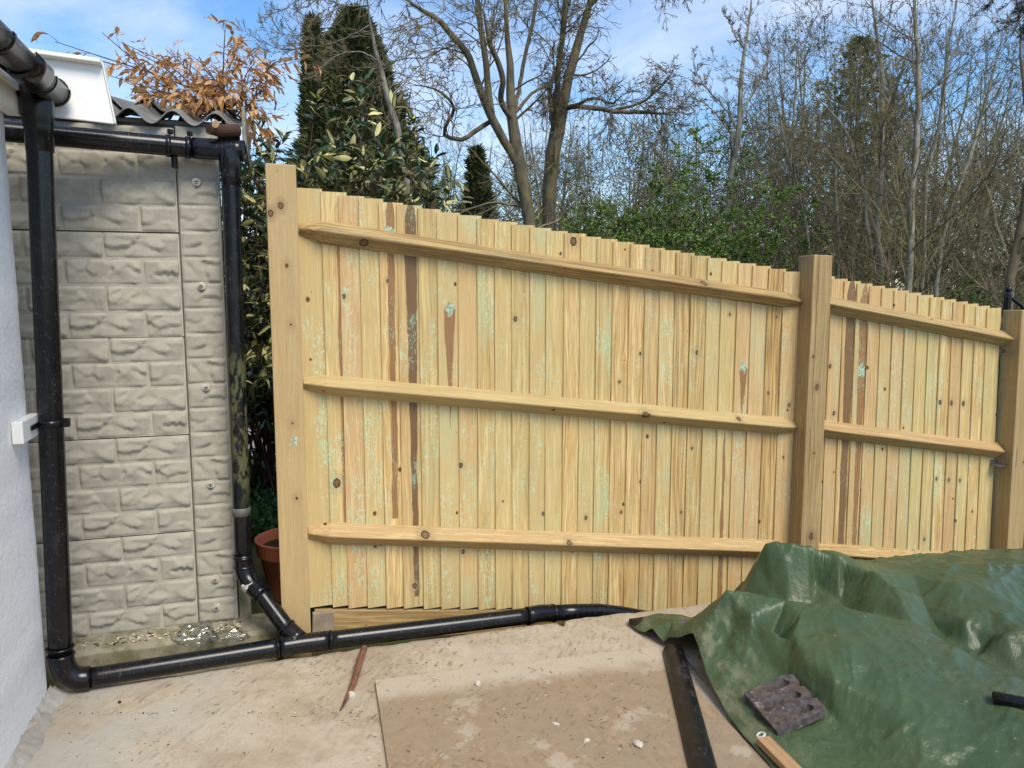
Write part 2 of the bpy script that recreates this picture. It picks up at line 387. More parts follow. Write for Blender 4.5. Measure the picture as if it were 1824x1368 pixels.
PLINTH = concrete('mossy_concrete', (.26, .24, .17), (.34, .30, .22), (.18, .16, .10), kind=2)
PANEL = concrete('panel_concrete', (.375, .35, .285), (.46, .435, .36), (.30, .28, .225), pit=.5, bump=.45, stain=(.25, .235, .19))
GROUT = concrete('dark_joint', (.24, .21, .165), (.29, .25, .20), (.15, .13, .10))
MORTAR = concrete('rough_mortar', (.33, .31, .27), (.48, .46, .42), (.20, .18, .15), bump=1., stain=(.34, .30, .23), pit=.8)
ASBES = concrete('corrugated_cement', (.17, .17, .16), (.27, .265, .25), (.10, .10, .095), bump=.5, stain=(.12, .11, .07))
STONE = concrete('pebble', (.50, .45, .36), (.62, .57, .48), (.35, .30, .23), bump=.6)
mk = M('dark_block', .85, .25); ck = mk.co(); k1 = mk.noise(ck, 45, 6, .65); k2 = mk.noise(ck, 26, 6, .7)
kc_ = mk.mix(mk.ramp(k1, .35, .65), (.060, .050, .050), (.125, .108, .105)); kc_ = mk.mix(mk.math('MULTIPLY', mk.ramp(k2, .60, .66), .75), kc_, (.42, .40, .37))
kc_ = mk.mix(mk.math('MULTIPLY', mk.ramp(mk.noise(ck, 18, 4), .5, .65), .5), kc_, (.12, .075, .045)); mk.base(kc_); mk.bump(mk.math('ADD', k1, k2), .8, .004); TILEM = mk.m
BRICKM = concrete('red_brick', (.30, .13, .07), (.36, .17, .09), (.2, .08, .05))

def simple(name, a, b=None, rough=.6, scale=20, bump=.2, spec=.4, detail=5, dist=.003):
    m = M(name, rough, spec); c = m.co(); n = m.noise(c, scale, detail, .6)
    m.base(m.mix(m.ramp(n, .35, .65), a, b or tuple(q * .75 for q in a)))
    if bump: m.bump(n, bump, dist)
    return m.m
m_ = M('white_render', .85, .2); c_ = m_.co(); n_ = m_.noise(c_, 75, 5, .7); n2_ = m_.noise(c_, 2, 4)
m_.base(m_.mix(m_.ramp(n2_, .3, .7), (.90, .89, .875), (.84, .835, .82))); m_.bump(m_.math('ADD', n_, m_.math('MULTIPLY', m_.noise(c_, 28, 4), .8)), .8, .006); RENDERW = m_.m
UPVC = simple('white_plastic', (.83, .82, .77), (.80, .79, .74), .3, 3, 0, .5)
UPVC_GREY = simple('grey_gutter_plastic', (.11, .11, .105), (.07, .07, .066), .25, 6, .05, .5)
STEEL = simple('galvanised', (.34, .35, .36), (.24, .25, .26), .42, 40, .1)
for nn in STEEL.node_tree.nodes:
    if nn.type == 'BSDF_PRINCIPLED': nn.inputs['Metallic'].default_value = .85
TERRA = simple('terracotta', (.62, .19, .085), (.52, .15, .07), .6, 12, .1)
SOIL = simple('soil', (.05, .035, .022), (.085, .06, .04), .95, 30, .8, .1, dist=.02)
DARKM = simple('dark_trim', (.03, .025, .022), (.05, .035, .025), .4, 10, .1)
RUST = simple('bark_strip', (.20, .085, .045), (.075, .045, .032), .8, 16, .9)
WHITEP = simple('white_paint', (.72, .70, .66), (.4, .38, .36), .6, 90, .3)
LOGM = simple('log_bark', (.075, .035, .02), (.04, .022, .015), .9, 40, .9)
CUTW = simple('cut_wood', (.5, .33, .17), (.4, .25, .12), .7, 30, .2)
LIMEWOOD = simple('weathered_board', (.32, .30, .23), (.22, .21, .15), .8, 25, .4)

def leafmat(name, a, b, trans=.25, rough=.45, centre=None):
    m = M(name, rough, .45); r = m.attr('rnd', 'GEOMETRY', 'Fac')
    rr = m.math('FRACT', m.math('ADD', r, m.rand()))
    cl = m.mix(rr, a, b)
    if centre is not None:
        x = m.attr('across', 'GEOMETRY', 'Fac')
        cl = m.mix(m.ramp(m.math('ADD', x, m.math('MULTIPLY', m.math('SUBTRACT', m.noise(m.co(), 60, 3), .5), .7)), .35, .6), centre, cl)
    m.base(cl)
    if trans:
        tr = m.n('ShaderNodeBsdfTranslucent'); m.setin(tr.inputs[0], cl); mxs = m.n('ShaderNodeMixShader'); mxs.inputs[0].default_value = trans
        m.l(m.b.outputs[0], mxs.inputs[1]); m.l(tr.outputs[0], mxs.inputs[2]); m.l(mxs.outputs[0], m.out.inputs[0])
    return m.m
L_GREEN = leafmat('shrub_leaf', (.022, .055, .022), (.05, .095, .035), 0, .32)
L_VARI = leafmat('variegated_leaf', (.03, .07, .025), (.06, .11, .035), .2, .35, centre=(.55, .52, .20))
L_YELL = leafmat('yellow_leaf', (.78, .72, .33), (.60, .56, .21), .25, .45)
L_BROWN = leafmat('dead_leaf', (.50, .23, .07), (.66, .42, .19), .25, .6)
L_BRONZE = leafmat('bronze_leaf', (.12, .09, .035), (.17, .12, .06), .15, .5)
L_CONI = leafmat('conifer_spray', (.035, .055, .015), (.115, .13, .042), 0, .7)
L_CONI2 = leafmat('olive_conifer_spray', (.12, .125, .045), (.20, .19, .075), 0, .8)
L_HAW = leafmat('hawthorn_leaf', (.085, .15, .02), (.16, .25, .045), 0, .6)
L_BUD = leafmat('birch_bud', (.13, .13, .04), (.18, .16, .06), 0, .7)
L_WEED = leafmat('weed_leaf', (.04, .12, .025), (.09, .2, .045), .25, .55)
L_BLACK = leafmat('dark_needles', (.006, .009, .006), (.014, .018, .01), 0, .8)

def bark(name, a, b, lichen=(.26, .25, .09), amt=.5, sc_=1.):
    m = M(name, .85, .2); c = m.co(); n = m.noise(m.map(c, (14 * sc_, 14 * sc_, 5 * sc_)), 1, 6, .65)
    cl = m.mix(m.ramp(n, .35, .65), a, b)
    cl = m.mix(m.math('MULTIPLY', m.ramp(m.noise(c, 5 * sc_, 6, .7), .5, .62), amt), cl, lichen)
    m.base(cl); m.bump(n, .5, .02); return m.m
B_ASH = bark('ash_bark', (.085, .072, .048), (.15, .13, .09), (.22, .18, .055), .5)
B_SILV = bark('silver_bark', (.11, .10, .08), (.29, .275, .235), (.24, .24, .13), .4, 2)
B_BIRCH = bark('birch_bark', (.17, .15, .11), (.36, .34, .28), (.17, .155, .05), .55)
B_TWIG = bark('twig', (.13, .105, .065), (.20, .165, .105), (.21, .19, .06), .6)
B_TWIGD = bark('wood_twig', (.10, .088, .05), (.165, .148, .09), (.13, .14, .045), .7, .4)
B_RED = bark('shrub_stem', (.06, .03, .022), (.11, .06, .04), (.12, .12, .06), .2)

# ------------------------------------------------------------------ the frame of the fence and garage
FA = R(16.5); E_ = np.array([math.cos(FA), math.sin(FA), 0]); N_ = np.array([math.sin(FA), -math.cos(FA), 0]); FO = np.array([-.9, 3.28, 0])
def F(s, d, z): return FO + E_ * s + N_ * d + np.array([0, 0, z])
GA = R(17); GE = np.array([math.cos(GA), math.sin(GA), 0]); GN = np.array([math.sin(GA), -math.cos(GA), 0]); GO = np.array([-1.2275, 3.3046, 0])
def G(s, d, z): return GO + GE * s + GN * d + np.array([0, 0, z])

# ------------------------------------------------------------------ the setting: ground, slab, path, grass
def gz(x, y):
    return -.06 - .13 * max(0., x + .9) * .5 - .02 * max(0, y - 4)
xs = np.concatenate([np.linspace(-400, -14, 8), np.linspace(-12, 20, 60), np.linspace(24, 400, 8)])
ys = np.concatenate([np.linspace(-200, -6, 5), np.linspace(-5, 30, 60), np.linspace(34, 900, 10)])
V = np.array([(x, y, max(-2.2, gz(x, y)) - (.25 if y < 3 else 0)) for y in ys for x in xs]); nx = len(xs)
Fq = np.array([(j * nx + i, j * nx + i + 1, (j + 1) * nx + i + 1, (j + 1) * nx + i) for j in range(len(ys) - 1) for i in range(nx - 1)])
mg = M('garden_soil', .95, .1); cg = mg.co(); ng = mg.noise(cg, 3, 8, .65)
mg.base(mg.mix(mg.ramp(ng, .4, .6), (.055, .042, .025), (.06, .075, .025))); mg.bump(mg.noise(cg, 20, 6), .8, .03)
tag(obj('ground', V, Fq, mg.m), kind='structure')

# slab with a ragged far edge and one broken notch
edge = [(-3.2, 2.30), (-1.9, 2.70), (-.74, 3.085), (-.3, 3.225), (.0, 3.315), (.205, 3.378), (.214, 3.345), (.232, 3.332), (.244, 3.385), (.28, 3.415), (.6, 3.495), (1.04, 3.618), (1.6, 3.78), (2.2, 3.95), (3.4, 4.30)]
ed = resample(np.array([(x, y, 0) for x, y in edge]), 260, False)
ed[:, 1] += np.array([mnoise.noise(Vector((q[0] * 9, 3, 0))) * .012 + mnoise.noise(Vector((q[0] * 40, 7, 0))) * .006 for q in ed])
ncol = len(ed); rows = [-1.5, 0, 1.2, 2.0]
V = []; 
for ry in rows: V += [(q[0], ry, 0) for q in ed]
V += [(q[0], q[1] - .03, 0) for q in ed]; V += [(q[0], q[1] - .004, -.003 - .004 * random.random()) for q in ed]
V += [(q[0], q[1] + .006, -.02) for q in ed]; V += [(q[0], q[1] + .004, -.28) for q in ed]
nr = len(rows) + 4
Fq = np.array([(j * ncol + i, j * ncol + i + 1, (j + 1) * ncol + i + 1, (j + 1) * ncol + i) for j in range(nr - 1) for i in range(ncol - 1)])
tag(obj('concrete_slab', V, Fq, SLAB), kind='structure')

# path and grass seen through the gap beside the garage
mpv = concrete('path_paving', (.30, .25, .2), (.36, .31, .25), (.2, .17, .13))
V = [on_z(300, 835, -.13), on_z(560, 835, -.13), on_z(620, 762, -.13), on_z(330, 762, -.13)]
tag(obj('garden_path', [tuple(v) for v in V] + [(v.x, v.y, v.z - .06) for v in V], [np.array([(0, 1, 2, 3), (1, 0, 4, 5), (3, 2, 6, 7), (0, 3, 7, 4), (2, 1, 5, 6)])], mpv), kind='structure')

# ------------------------------------------------------------------ fence
def board_mesh(w, L, name='board', thick=.0085, thin=.003, cham=0):
    V = []
    nseg = 6
    for k in range(nseg + 1):
        z = L * k / nseg; wv = .0012 * math.sin(k * 1.9 + w * 900)
        V += [(0, wv - thick, z), (w, wv - thin, z), (w, wv, z), (0, wv, z)]
    Fq = [(0, 3, 2, 1), tuple(4 * nseg + q for q in (0, 1, 2, 3))]
    for k in range(nseg):
        a = 4 * k
        for i in range(4):
            j = (i + 1) % 4; Fq.append((a + i, a + j, a + 4 + j, a + 4 + i))
    return mesh_arr(name, V, np.array(Fq), W_BOARD)   # feather-edged: thick left edge proud of its neighbour

fence = empty('fence', F(0, 0, 0), 'new pale timber closeboard fence stepping down to the right between three posts', 'fence')
proto = [board_mesh(.104 + .003 * i, 1.822) for i in range(3)]
EZ = np.array([0, 0, 1.])
KN = [(534, 520, .008), (612, 528, .008), (600, 860, .016), (1020, 430, .016), (1140, 630, .007), (1103, 680, .006), (1180, 507, .006), (967, 915, .007), (1043, 922, .008), (1213, 912, .006), (1405, 722, .009), (1395, 815, .006),
      (1140, 858, .006), (738, 1043, .010), (820, 828, .009), (668, 972, .007), (1106, 912, .006), (1300, 560, .006), (1240, 628, .009), (1232, 798, .007), (1367, 700, .007), (1382, 565, .006), (918, 568, .009), (824, 982, .008), (1480, 652, .009), (1487, 736, .009), (1614, 670, .008),
      (1681, 716, .011), (1702, 717, .011), (1724, 718, .011), (1672, 852, .008), (1694, 854, .008), (1714, 855, .008), (1707, 546, .011), (1731, 550, .009), (1648, 960, .008), (1489, 825, .007), (1465, 858, .006), (690, 500, .006)]
KNL = None
def board_knots(o, s0, w, z0):
    global KNL
    if KNL is None: KNL = [s_at(u, v) + (k,) for u, v, k in KN]
    hit = [(s_ - s0, z_ - z0, k) for s_, z_, k in KNL if s0 + .002 < s_ < s0 + w * .82]
    for nm, h in zip(('knot_b', 'knot_c'), hit): o[nm] = [float(q) for q in h]
def add_board(s0, w, ztop, yaw, me, L=None, tone=0, stain=.6, sa=None, sb=None, ka=None, lean=0):
    o = bpy.data.objects.new('board', me); col.objects.link(o)
    p = F(s0, 0, ztop - 1.822); o.location = p
    o.rotation_euler = (0, lean, FA + yaw)
    put(o, fence); o['tone'] = float(tone); o['stain'] = float(stain)
    if sa: o['streak_a'] = [float(q) for q in sa]; o['streak_b'] = [float(q) for q in sb]
    if ka: o['knot_a'] = [float(q) for q in ka]
    board_knots(o, s0, w, ztop - 1.822)
    return o
# visible left edges of bay 1 boards read at mid height
ed1 = [527, 578, 607, 643, 678, 710, 747, 780, 815, 849, 881, 912, 943, 972, 1003, 1032, 1061, 1090, 1119, 1147, 1174, 1201, 1229, 1256, 1283, 1311, 1337, 1365, 1393, 1426]
def s_at(u, v, d=0):
    r = ray(u, v); n = Vector(N_); q = Vector(FO + N_ * d); t = (q - EYEV).dot(n) / r.dot(n); P = EYEV + r * t
    return (P - Vector(FO)).dot(Vector(E_)), P.z
S1 = [s_at(u, 560)[0] for u in ed1]
S1[0] = .004
spec = {4: dict(sa=(.048, 1.83, .42), sb=(.020, .012, .25), ka=(.045, 1.70, .020)), 5: dict(sa=(.060, 1.83, .05), sb=(.028, .010, .9), stain=.9),
        7: dict(sa=(.052, 1.42, .85), sb=(.030, .001, .12), ka=(.052, 1.40, .024), stain=.9), 25: dict(sa=(.05, 1.30, 1.0), sb=(.026, .001, .15), ka=(.052, 1.30, .022)),
        1: dict(sa=(.07, 1.62, .3), sb=(.012, .012, .04), stain=1.), 12: dict(stain=1.3), 16: dict(stain=1.3), 20: dict(stain=1.2), 2: dict(stain=1.1),
        3: dict(stain=1.2), 0: dict(stain=1.2), 24: dict(sa=(.045, .95, .02), sb=(.006, .018, .2)), 8: dict(stain=1.1), 9: dict(stain=1.2)}
tones1 = {21: .7, 22: .55, 27: .8, 6: .3, 17: .3, 19: .4, 23: .0, 24: .05, 11: .25, 5: .3, 26: .02, 14: .1, 16: .35, 9: .25, 18: .2}
for i in range(29):
    s0, s1 = S1[i], S1[i + 1]; me = proto[i % 3]; w = .104 + .003 * (i % 3)
    st0 = s_at(ed1[i], 0)[0]
    zt = 1.93 - (.5 * (s0 + s1)) * .1365 + .008 + random.uniform(-.002, .002)
    k = dict(stain=random.choice([.3, .5, .7, .9]), tone=tones1.get(i, random.uniform(0, .1))); k.update(spec.get(i, {}))
    sp = s1 - s0
    yaw = R(4.2) if i else R(1.5)
    # thick (left) edge laid over the neighbour; the right edge tucks behind the next board
    x0 = s0 if i else .0
    o = add_board(x0, w, zt, R(2.1 + random.uniform(-.4, .4)), me, lean=random.uniform(-.0015, .0015), **k)
ed2 = [s_at(u, v)[0] for u, v in ((1487, 560), (1494, 560), (1521, 560), (1542, 560), (1564, 570), (1586, 570), (1612, 580), (1634, 580), (1659, 590), (1682, 590), (1702, 600), (1725, 600), (1746, 600), (1766, 600), (1786, 600), (1812, 600))]
ed2 = np.linspace(2.60, 3.86, 16)
sp2 = {2: dict(sa=(.05, 1.83, .02), sb=(.03, .02, .7), tone=.5), 3: dict(sa=(.055, 1.80, .02), sb=(.03, .012, .12), ka=(.055, 1.36, .03)), 4: dict(stain=1.4), 9: dict(stain=1.3), 6: dict(stain=.9), 7: dict(stain=1.2), 13: dict(stain=1.2),
       10: dict(ka=(.06, 1.02, .0), stain=.9)}
for i in range(15):
    s0 = ed2[i]; zt = 1.585 - (s0 + .05 - 2.6) * .145 + .004
    k = dict(stain=random.choice([.3, .6, .9]), tone=random.uniform(0, .15)); k.update(sp2.get(i, {}))
    add_board(s0, .1, zt, R(2.1), proto[i % 3], lean=R(-.4 - .12 * i), **k)

# arris rails: triangular, ends hewn to a blunt tenon
def rail(pt, a, b, ha, hb, prot=.066, tone=0., kn=(), name='arris_rail', stain=.2, cut=.045, notch_end=True):
    """a,b: (s, z of the top edge); ha,hb: height of the back at either end"""
    A0 = F(a[0], 0, a[1] - ha / 2); B0 = F(b[0], 0, b[1] - hb / 2); ax = B0 - A0; L = np.linalg.norm(ax); ax /= L
    nn = N_; up = np.cross(nn, ax); up = up / np.linalg.norm(up)
    if up[2] < 0: up = -up
    secs = []; n = 26; rr = random.Random(int(a[1] * 1000))
    ph = rr.random() * 9
    for k in range(n + 1):
        t = k / n; h = (ha + (hb - ha) * t) / 2
        wob = .003 * mnoise.noise(Vector((t * 7, ph, 0)))
        e = min(t * L, (1 - t) * L); tp = min(1, .55 + e / cut * .45)
        hh = h * (tp if e < cut else 1) + wob; pp = prot * (.45 + .55 * min(1, e / cut)) + .003 * mnoise.noise(Vector((t * 9, ph + 5, 0)))
        rz = .02 + .02 * mnoise.noise(Vector((t * 5, ph + 9, 0)))
        # local x: up, local y: away from the boards, z: along
        secs += [(hh, .001, t * L), (hh * .97, .008, t * L), (hh * rz + .003, pp, t * L), (hh * rz - .002, pp - .001, t * L), (-hh * .97, .008, t * L), (-hh, .001, t * L)]
    Fq = []
    for k in range(n):
        for i in range(6):
            j = (i + 1) % 6; a0 = k * 6; Fq.append((a0 + i, a0 + j, a0 + 6 + j, a0 + 6 + i))
    me = mesh_arr(name, secs, [np.array(Fq)], W_RAIL)
    V2, F2 = None, None
    import bmesh
    bm = bmesh.new(); bm.from_mesh(me); bm.verts.ensure_lookup_table()
    bm.faces.new([bm.verts[i] for i in range(6)]); bm.faces.new([bm.verts[n * 6 + i] for i in range(5, -1, -1)])
    bmesh.ops.recalc_face_normals(bm, faces=bm.faces); bm.to_mesh(me); bm.free()
    o = bpy.data.objects.new(name, me); col.objects.link(o)
    m4 = Matrix(((up[0], nn[0], ax[0], A0[0]), (up[1], nn[1], ax[1], A0[1]), (up[2], nn[2], ax[2], A0[2]), (0, 0, 0, 1)))
    o.matrix_basis = m4; put(o, pt); o['tone'] = tone; o['stain'] = stain
    for nm, (u, v, x_, k) in zip(('knot_b', 'knot_c'), kn): o[nm] = [x_, s_at(u, v)[0] - a[0], k]
    return o
rail(fence, (.006, 1.812), (2.478, 1.492), .098, .082, tone=.7, kn=((648, 420, -.02, .014), (1250, 495, .02, .012)))
rail(fence, (.004, 1.157), (2.478, .846), .088, .095, tone=.2, kn=((1145, 733, .0, .015), (1312, 742, .02, .009)))
rail(fence, (.003, .503), (2.478, .185), .100, .100, tone=-.0, kn=((755, 940, .02, .014), (1010, 950, .01, .010)))
rail(fence, (2.602, 1.488), (3.93, 1.268), .09, .088, tone=.6)
rail(fence, (2.602, .835), (3.90, .632), .094, .092, tone=.35)
rail(fence, (2.602, .168), (3.93, -.046), .10, .09, tone=.0)

def post(s0, s1, d0, d1, z0, z1, lean=0., tone=.1, streak=None, kn=()):
    V, Fq = boxVF((0, 0, 0), (s1 - s0, 0, 0), (0, d1 - d0, 0), (0, 0, z1 - z0))
    V = V.astype(float); V[4, 2] += .003; V[7, 2] -= .002
    me = mesh_arr('post', V, Fq, W_POST)
    o = bpy.data.objects.new('post', me); col.objects.link(o)
    o.location = F(s0, d1, z0); o.rotation_euler = (0, lean, FA); put(o, fence); o['tone'] = tone; o['stain'] = .12
    if streak: o['streak_a'] = streak[0]; o['streak_b'] = streak[1]
    for nm, (u, v, k) in zip(('knot_b', 'knot_c', 'knot_a'), kn): a_, b_ = s_at(u, v, d1); o[nm] = [a_ - s0, b_ - z0, k]
    bevel(o, .004); return o
post(-.119, .0, -.02, .10, -.3, 2.01, 0, .0, kn=((482, 380, .011), (500, 366, .011), (524, 786, .013)))
post(2.482, 2.594, -.02, .10, -.6, 1.684, 0, .22, ([.03, 2.3, 1.0], [.006, .002, .5]), kn=((1455, 690, .011), (1445, 955, .014)))
post(3.90, 4.02, -.02, .10, -.7, 1.40, R(-1.2), .35)
# gravel board under the first bay with a cleat
def plank_obj(name, s0, z0, s1, z1, h, d0, d1, mat, parent, tone=0, stain=0.):
    A0 = F(s0, d0, z0 - h); B0 = F(s1, d0, z1 - h); ax = B0 - A0; L = np.linalg.norm(ax); ax = ax / L
    up = np.cross(N_, ax); up = up if up[2] > 0 else -up
    V, Fq = boxVF((0, 0, 0), (h, 0, 0), (0, d1 - d0, 0), (0, 0, L)); me = mesh_arr(name, V, Fq, mat)
    o = bpy.data.objects.new(name, me); col.objects.link(o)
    o.matrix_basis = Matrix(((up[0], N_[0], ax[0], A0[0]), (up[1], N_[1], ax[1], A0[1]), (up[2], N_[2], ax[2], A0[2]), (0, 0, 0, 1)))
    put(o, parent); o['tone'] = tone; o['stain'] = stain; bevel(o, .003); return o
plank_obj('gravel_board', .002, .098, 2.478, -.215, .15, -.02, .008, W_RAIL, fence, .3)
CLEAT = simple('cement_splashed_wood', (.33, .27, .19), (.25, .20, .14), .9, 14, .4)
o = plank_obj('cleat', .004, .092, .095, .088, .16, .009, .034, CLEAT, fence)
# galvanised brackets at the right post
for (s, z) in ((3.905, 1.265), (3.885, .625)):
    parts = [boxVF(F(s - .07, .004, z - .112), E_ * .10, N_ * .066, np.array([0, 0, .004])),
             boxVF(F(s + .013, .004, z - .112), E_ * .003, N_ * .098, np.array([0, 0, .11])),
             boxVF(F(s - .07, .003, z - .108), E_ * .085, N_ * .003 + EZ * .002, np.array([0, .0, .02]))]
    V, Fs = merge(parts); br = obj('bracket', V, Fs, STEEL, fence); bevel(br, .001)
    V, Fq = lathe([(.0, .004), (.004, .0035), (.006, .001), (.006, 0)], F(s + .016, .07, z - .09), tuple(E_), 10); obj('screw', V, Fq, STEEL, br)

# ------------------------------------------------------------------ garage of moulded concrete panels
garage = empty('garage', G(0, 0, 0), 'grey concrete panel garage wall moulded as rock-faced bricks under a corrugated roof', 'garage')
def rock_brick(L, h, seed, amp=.0115):
    nxs = max(14, int(L / .0075)); nzs = 14; V = []; rr = random.Random(seed)
    # chipped facets: each with its own tilt, the outermost surface is cut by all of them
    cells = [(rr.uniform(0, L), rr.uniform(0, h), rr.uniform(.35, 1.), rr.uniform(-.25, .25), rr.uniform(-.15, .45)) for _ in range(max(5, int(L / .028)))]
    for j in range(nzs + 1):
        for i in range(nxs + 1):
            x = L * i / nxs; z = h * j / nzs
            ex = min(x, L - x); ez = min(z, h - z); e = min(ex, ez)
            xx = x + .006 * mnoise.noise(Vector((x * 40, z * 40, seed))); zz = z + .006 * mnoise.noise(Vector((x * 40, z * 40, seed + 9)))
            d = sorted(((xx - c[0]) ** 2 + ((zz - c[1]) * 1.5) ** 2, k) for k, c in enumerate(cells))
            c0 = cells[d[0][1]]; f = c0[2] * amp + c0[3] * (x - c0[0]) - c0[4] * (z - c0[1])
            # a wandering chisel line with an undercut face beneath it
            crest = h * (.40 + .42 * mnoise.noise(Vector((x * 17, seed * 3.1, 2))))
            if z < crest: f *= .25 + .6 * (z / crest) ** 2
            f = max(.0, min(f, amp * 1.15)) * min(1, e / .007) + .0006 * mnoise.noise(Vector((x * 90, z * 90, seed)))
            V.append((x, -(.003 * min(1, e / .002) + f), z))
    W_ = nxs + 1; Fq = [(j * W_ + i, j * W_ + i + 1, (j + 1) * W_ + i + 1, (j + 1) * W_ + i) for j in range(nzs) for i in range(nxs)]
    return mesh_arr('brick', V, np.array(Fq), PANEL, True)
CH = .1065; MJ = .0045
fulls = [rock_brick(.285 - MJ, CH - MJ, s) for s in range(1, 6)]; halfs = [rock_brick(.1425 - MJ, CH - MJ, s) for s in range(11, 14)]
cbr = [rock_brick(.158 - .004, CH - .003, s, .009) for s in range(21, 25)]
joints = [.04, .466, .892, 1.311, 1.744, 2.17]
def add_brick(me, s, z, parent):
    o = bpy.data.objects.new('brick', me); col.objects.link(o); o.location = G(s, 0, z); o.rotation_euler = (0, 0, GA); put(o, parent)
for k in range(5):
    z0, z1 = joints[k], joints[k + 1]
    V, Fq = boxVF(G(-2.4, -.05, z0 + .004), GE * (2.4 - .168), GN * .052, np.array([0, 0, z1 - z0 - .008]))
    pan = obj('wall_panel', V, Fq, PANEL, garage)
    ch = (z1 - z0) / 4
    for r_ in range(4):
        rowi = k * 4 + r_
        # rows counted from the bottom; half brick first on rows with odd parity from the top
        half = (r_ % 2 == 0)
        right = -.172
        seq = []
        zz = z0 + r_ * ch + .004
        if half: seq.append((right - .1425 + MJ / 2 + .003, halfs[(k + r_) % 3])); right -= .1425
        while right > -2.3:
            seq.append((right - .285 + MJ / 2 + (.003 if not half else 0), fulls[(r_ * 2 + len(seq)) % 5])); right -= .285
        for s, me in seq: add_brick(me, s, zz, pan)
V, Fq = boxVF(G(-2.4, -.06, .0), GE * 2.40, GN * .045, np.array([0, 0, 2.2])); obj('joint_backing', V, Fq, GROUT, garage)
V, Fq = boxVF(G(-.163, -.045, .045), GE * .163, GN * .052, np.array([0, 0, 2.10])); cp = bevel(obj('corner_panel', V, Fq, PANEL, garage), .006)
for k in range(20):
    add_brick_z = .05 + k * CH
    if add_brick_z + CH > 2.18: break
    o = bpy.data.objects.new('brick', cbr[(k * 3) % 4]); col.objects.link(o); o.location = G(-.161, .006, add_brick_z); o.rotation_euler = (0, 0, GA); put(o, cp)
BOLT = simple('bolt_zinc', (.62, .58, .50), (.42, .38, .31), .5, 60, .3)
for z in (1.954, 1.527, 1.099, .675, .248, .119):
    V, Fq = lathe([(0, .009), (.006, .009), (.009, .006), (.0092, .002)], G(-.088, .024, z), tuple(GN), 16)
    V2, F2 = lathe([(.0165, -.012), (.0165, .003), (.0095, .0035)], G(-.088, .023, z), tuple(GN), 20)
    V3, F3 = boxVF(G(-.095, .0325, z - .0012), GE * .014, GN * .0015, np.array([0, 0, .0024])); V4, F4 = boxVF(G(-.0892, .0327, z - .007), GE * .0024, GN * .0015, np.array([0, 0, .014]))
    Vm, Fm = merge([(V, Fq), (V2, F2)]); b = obj('bolt', Vm, Fm, BOLT, cp); Vm, Fm = merge([(V3, F3), (V4, F4)]); obj('slot', Vm, Fm, DARKM, b)
# side return of the corner and the strip at its foot
V, Fq = boxVF(G(.004, -.5, .04), GE * .04, GN * .47, np.array([0, 0, 2.05])); obj('side_panel', V, Fq, PLINTH, garage)
V, Fq = boxVF(G(.003, -.03, .03), GE * .052, GN * .035, np.array([0, 0, .30])); bevel(obj('corner_block', V, Fq, PLINTH, garage), .012)
# foundation strip
prof = [G(-2.6, .15, -.2), G(.06, .15, -.2)]
V = []; n = 60
for i in range(n + 1):
    s = -2.6 + 2.76 * i / n; w = .135 + .012 * mnoise.noise(Vector((s * 5, 0, 0)))
    for d, z in ((w + .012, -.2), (w + .004, .02), (w - .008, .036), (.06, .042), (-.03, .046)):
        V.append(G(s, d, z + .003 * mnoise.noise(Vector((s * 9, d * 30, 1)))))
Fq = [(i * 5 + j, (i + 1) * 5 + j, (i + 1) * 5 + j + 1, i * 5 + j + 1) for i in range(n) for j in range(4)] + [(n * 5, n * 5 + 1, n * 5 + 2, n * 5 + 3)]
obj('foundation', V, np.array(Fq), PLINTH, garage)
# corrugated roof, two overlapping sheets, edge profile towards the viewer
def corrug(sA, sB, dn, df, zn, zf, phase=0, th=.007):
    n = int((sB - sA) / .006); V = []; m = 12
    for lay in (0, 1):
        for j in range(m + 1):
            t = j / m; d = dn + (df - dn) * t
            for i in range(n + 1):
                s = sA + (sB - sA) * i / n
                z = zn + (zf - zn) * t + .027 * math.cos((s + phase) / .160 * 2 * math.pi) - lay * th
                V.append(G(s, d, z))
    a = (m + 1) * (n + 1); Fq = []
    for j in range(m):
        for i in range(n):
            q = j * (n + 1) + i; Fq.append((q, q + 1, q + n + 2, q + n + 1)); q += a; Fq.append((q + n + 1, q + n + 2, q + 1, q))
    for i in range(n): Fq.append((i + a, i + 1 + a, i + 1, i)); q = m * (n + 1) + i; Fq.append((q, q + 1, q + 1 + a, q + a))
    for j in range(m): q = j * (n + 1); Fq.append((q, q + n + 1, q + n + 1 + a, q + a)); q += n; Fq.append((q + a, q + n + 1 + a, q + n + 1, q))
    return V, np.array(Fq)
V, Fq = corrug(-2.5, .10, .045, -.62, 2.205, 2.375, .005); obj('roof_sheet', V, Fq, ASBES, garage, True)
V, Fq = corrug(-2.5, .09, -.42, -1.9, 2.350, 2.62, .005); obj('roof_sheet', V, Fq, ASBES, garage, True)
V, Fq = boxVF(G(-2.5, -.06, 2.135), GE * 2.42, GN * .05, np.array([0, 0, .05])); obj('eaves_timber', V, Fq, DARKM, garage)
V, Fq = boxVF(G(.10, -.6, 2.10), GE * .014, GN * .66, np.array([0, 0, .16])); bevel(obj('barge_board', V, Fq, LIMEWOOD, garage), .004)

V, Fq = boxVF(G(-2.5, -1.85, 0), GE * 2.2, GN * .05, np.array([0, 0, 2.56])); obj('rear_wall', V, Fq, PANEL, garage)
V, Fq = boxVF(G(-2.5, -.27, 2.13), GE * 2.58, GN * .05, np.array([0, 0, .115])); obj('eaves_filler', V, Fq, DARKM, garage)
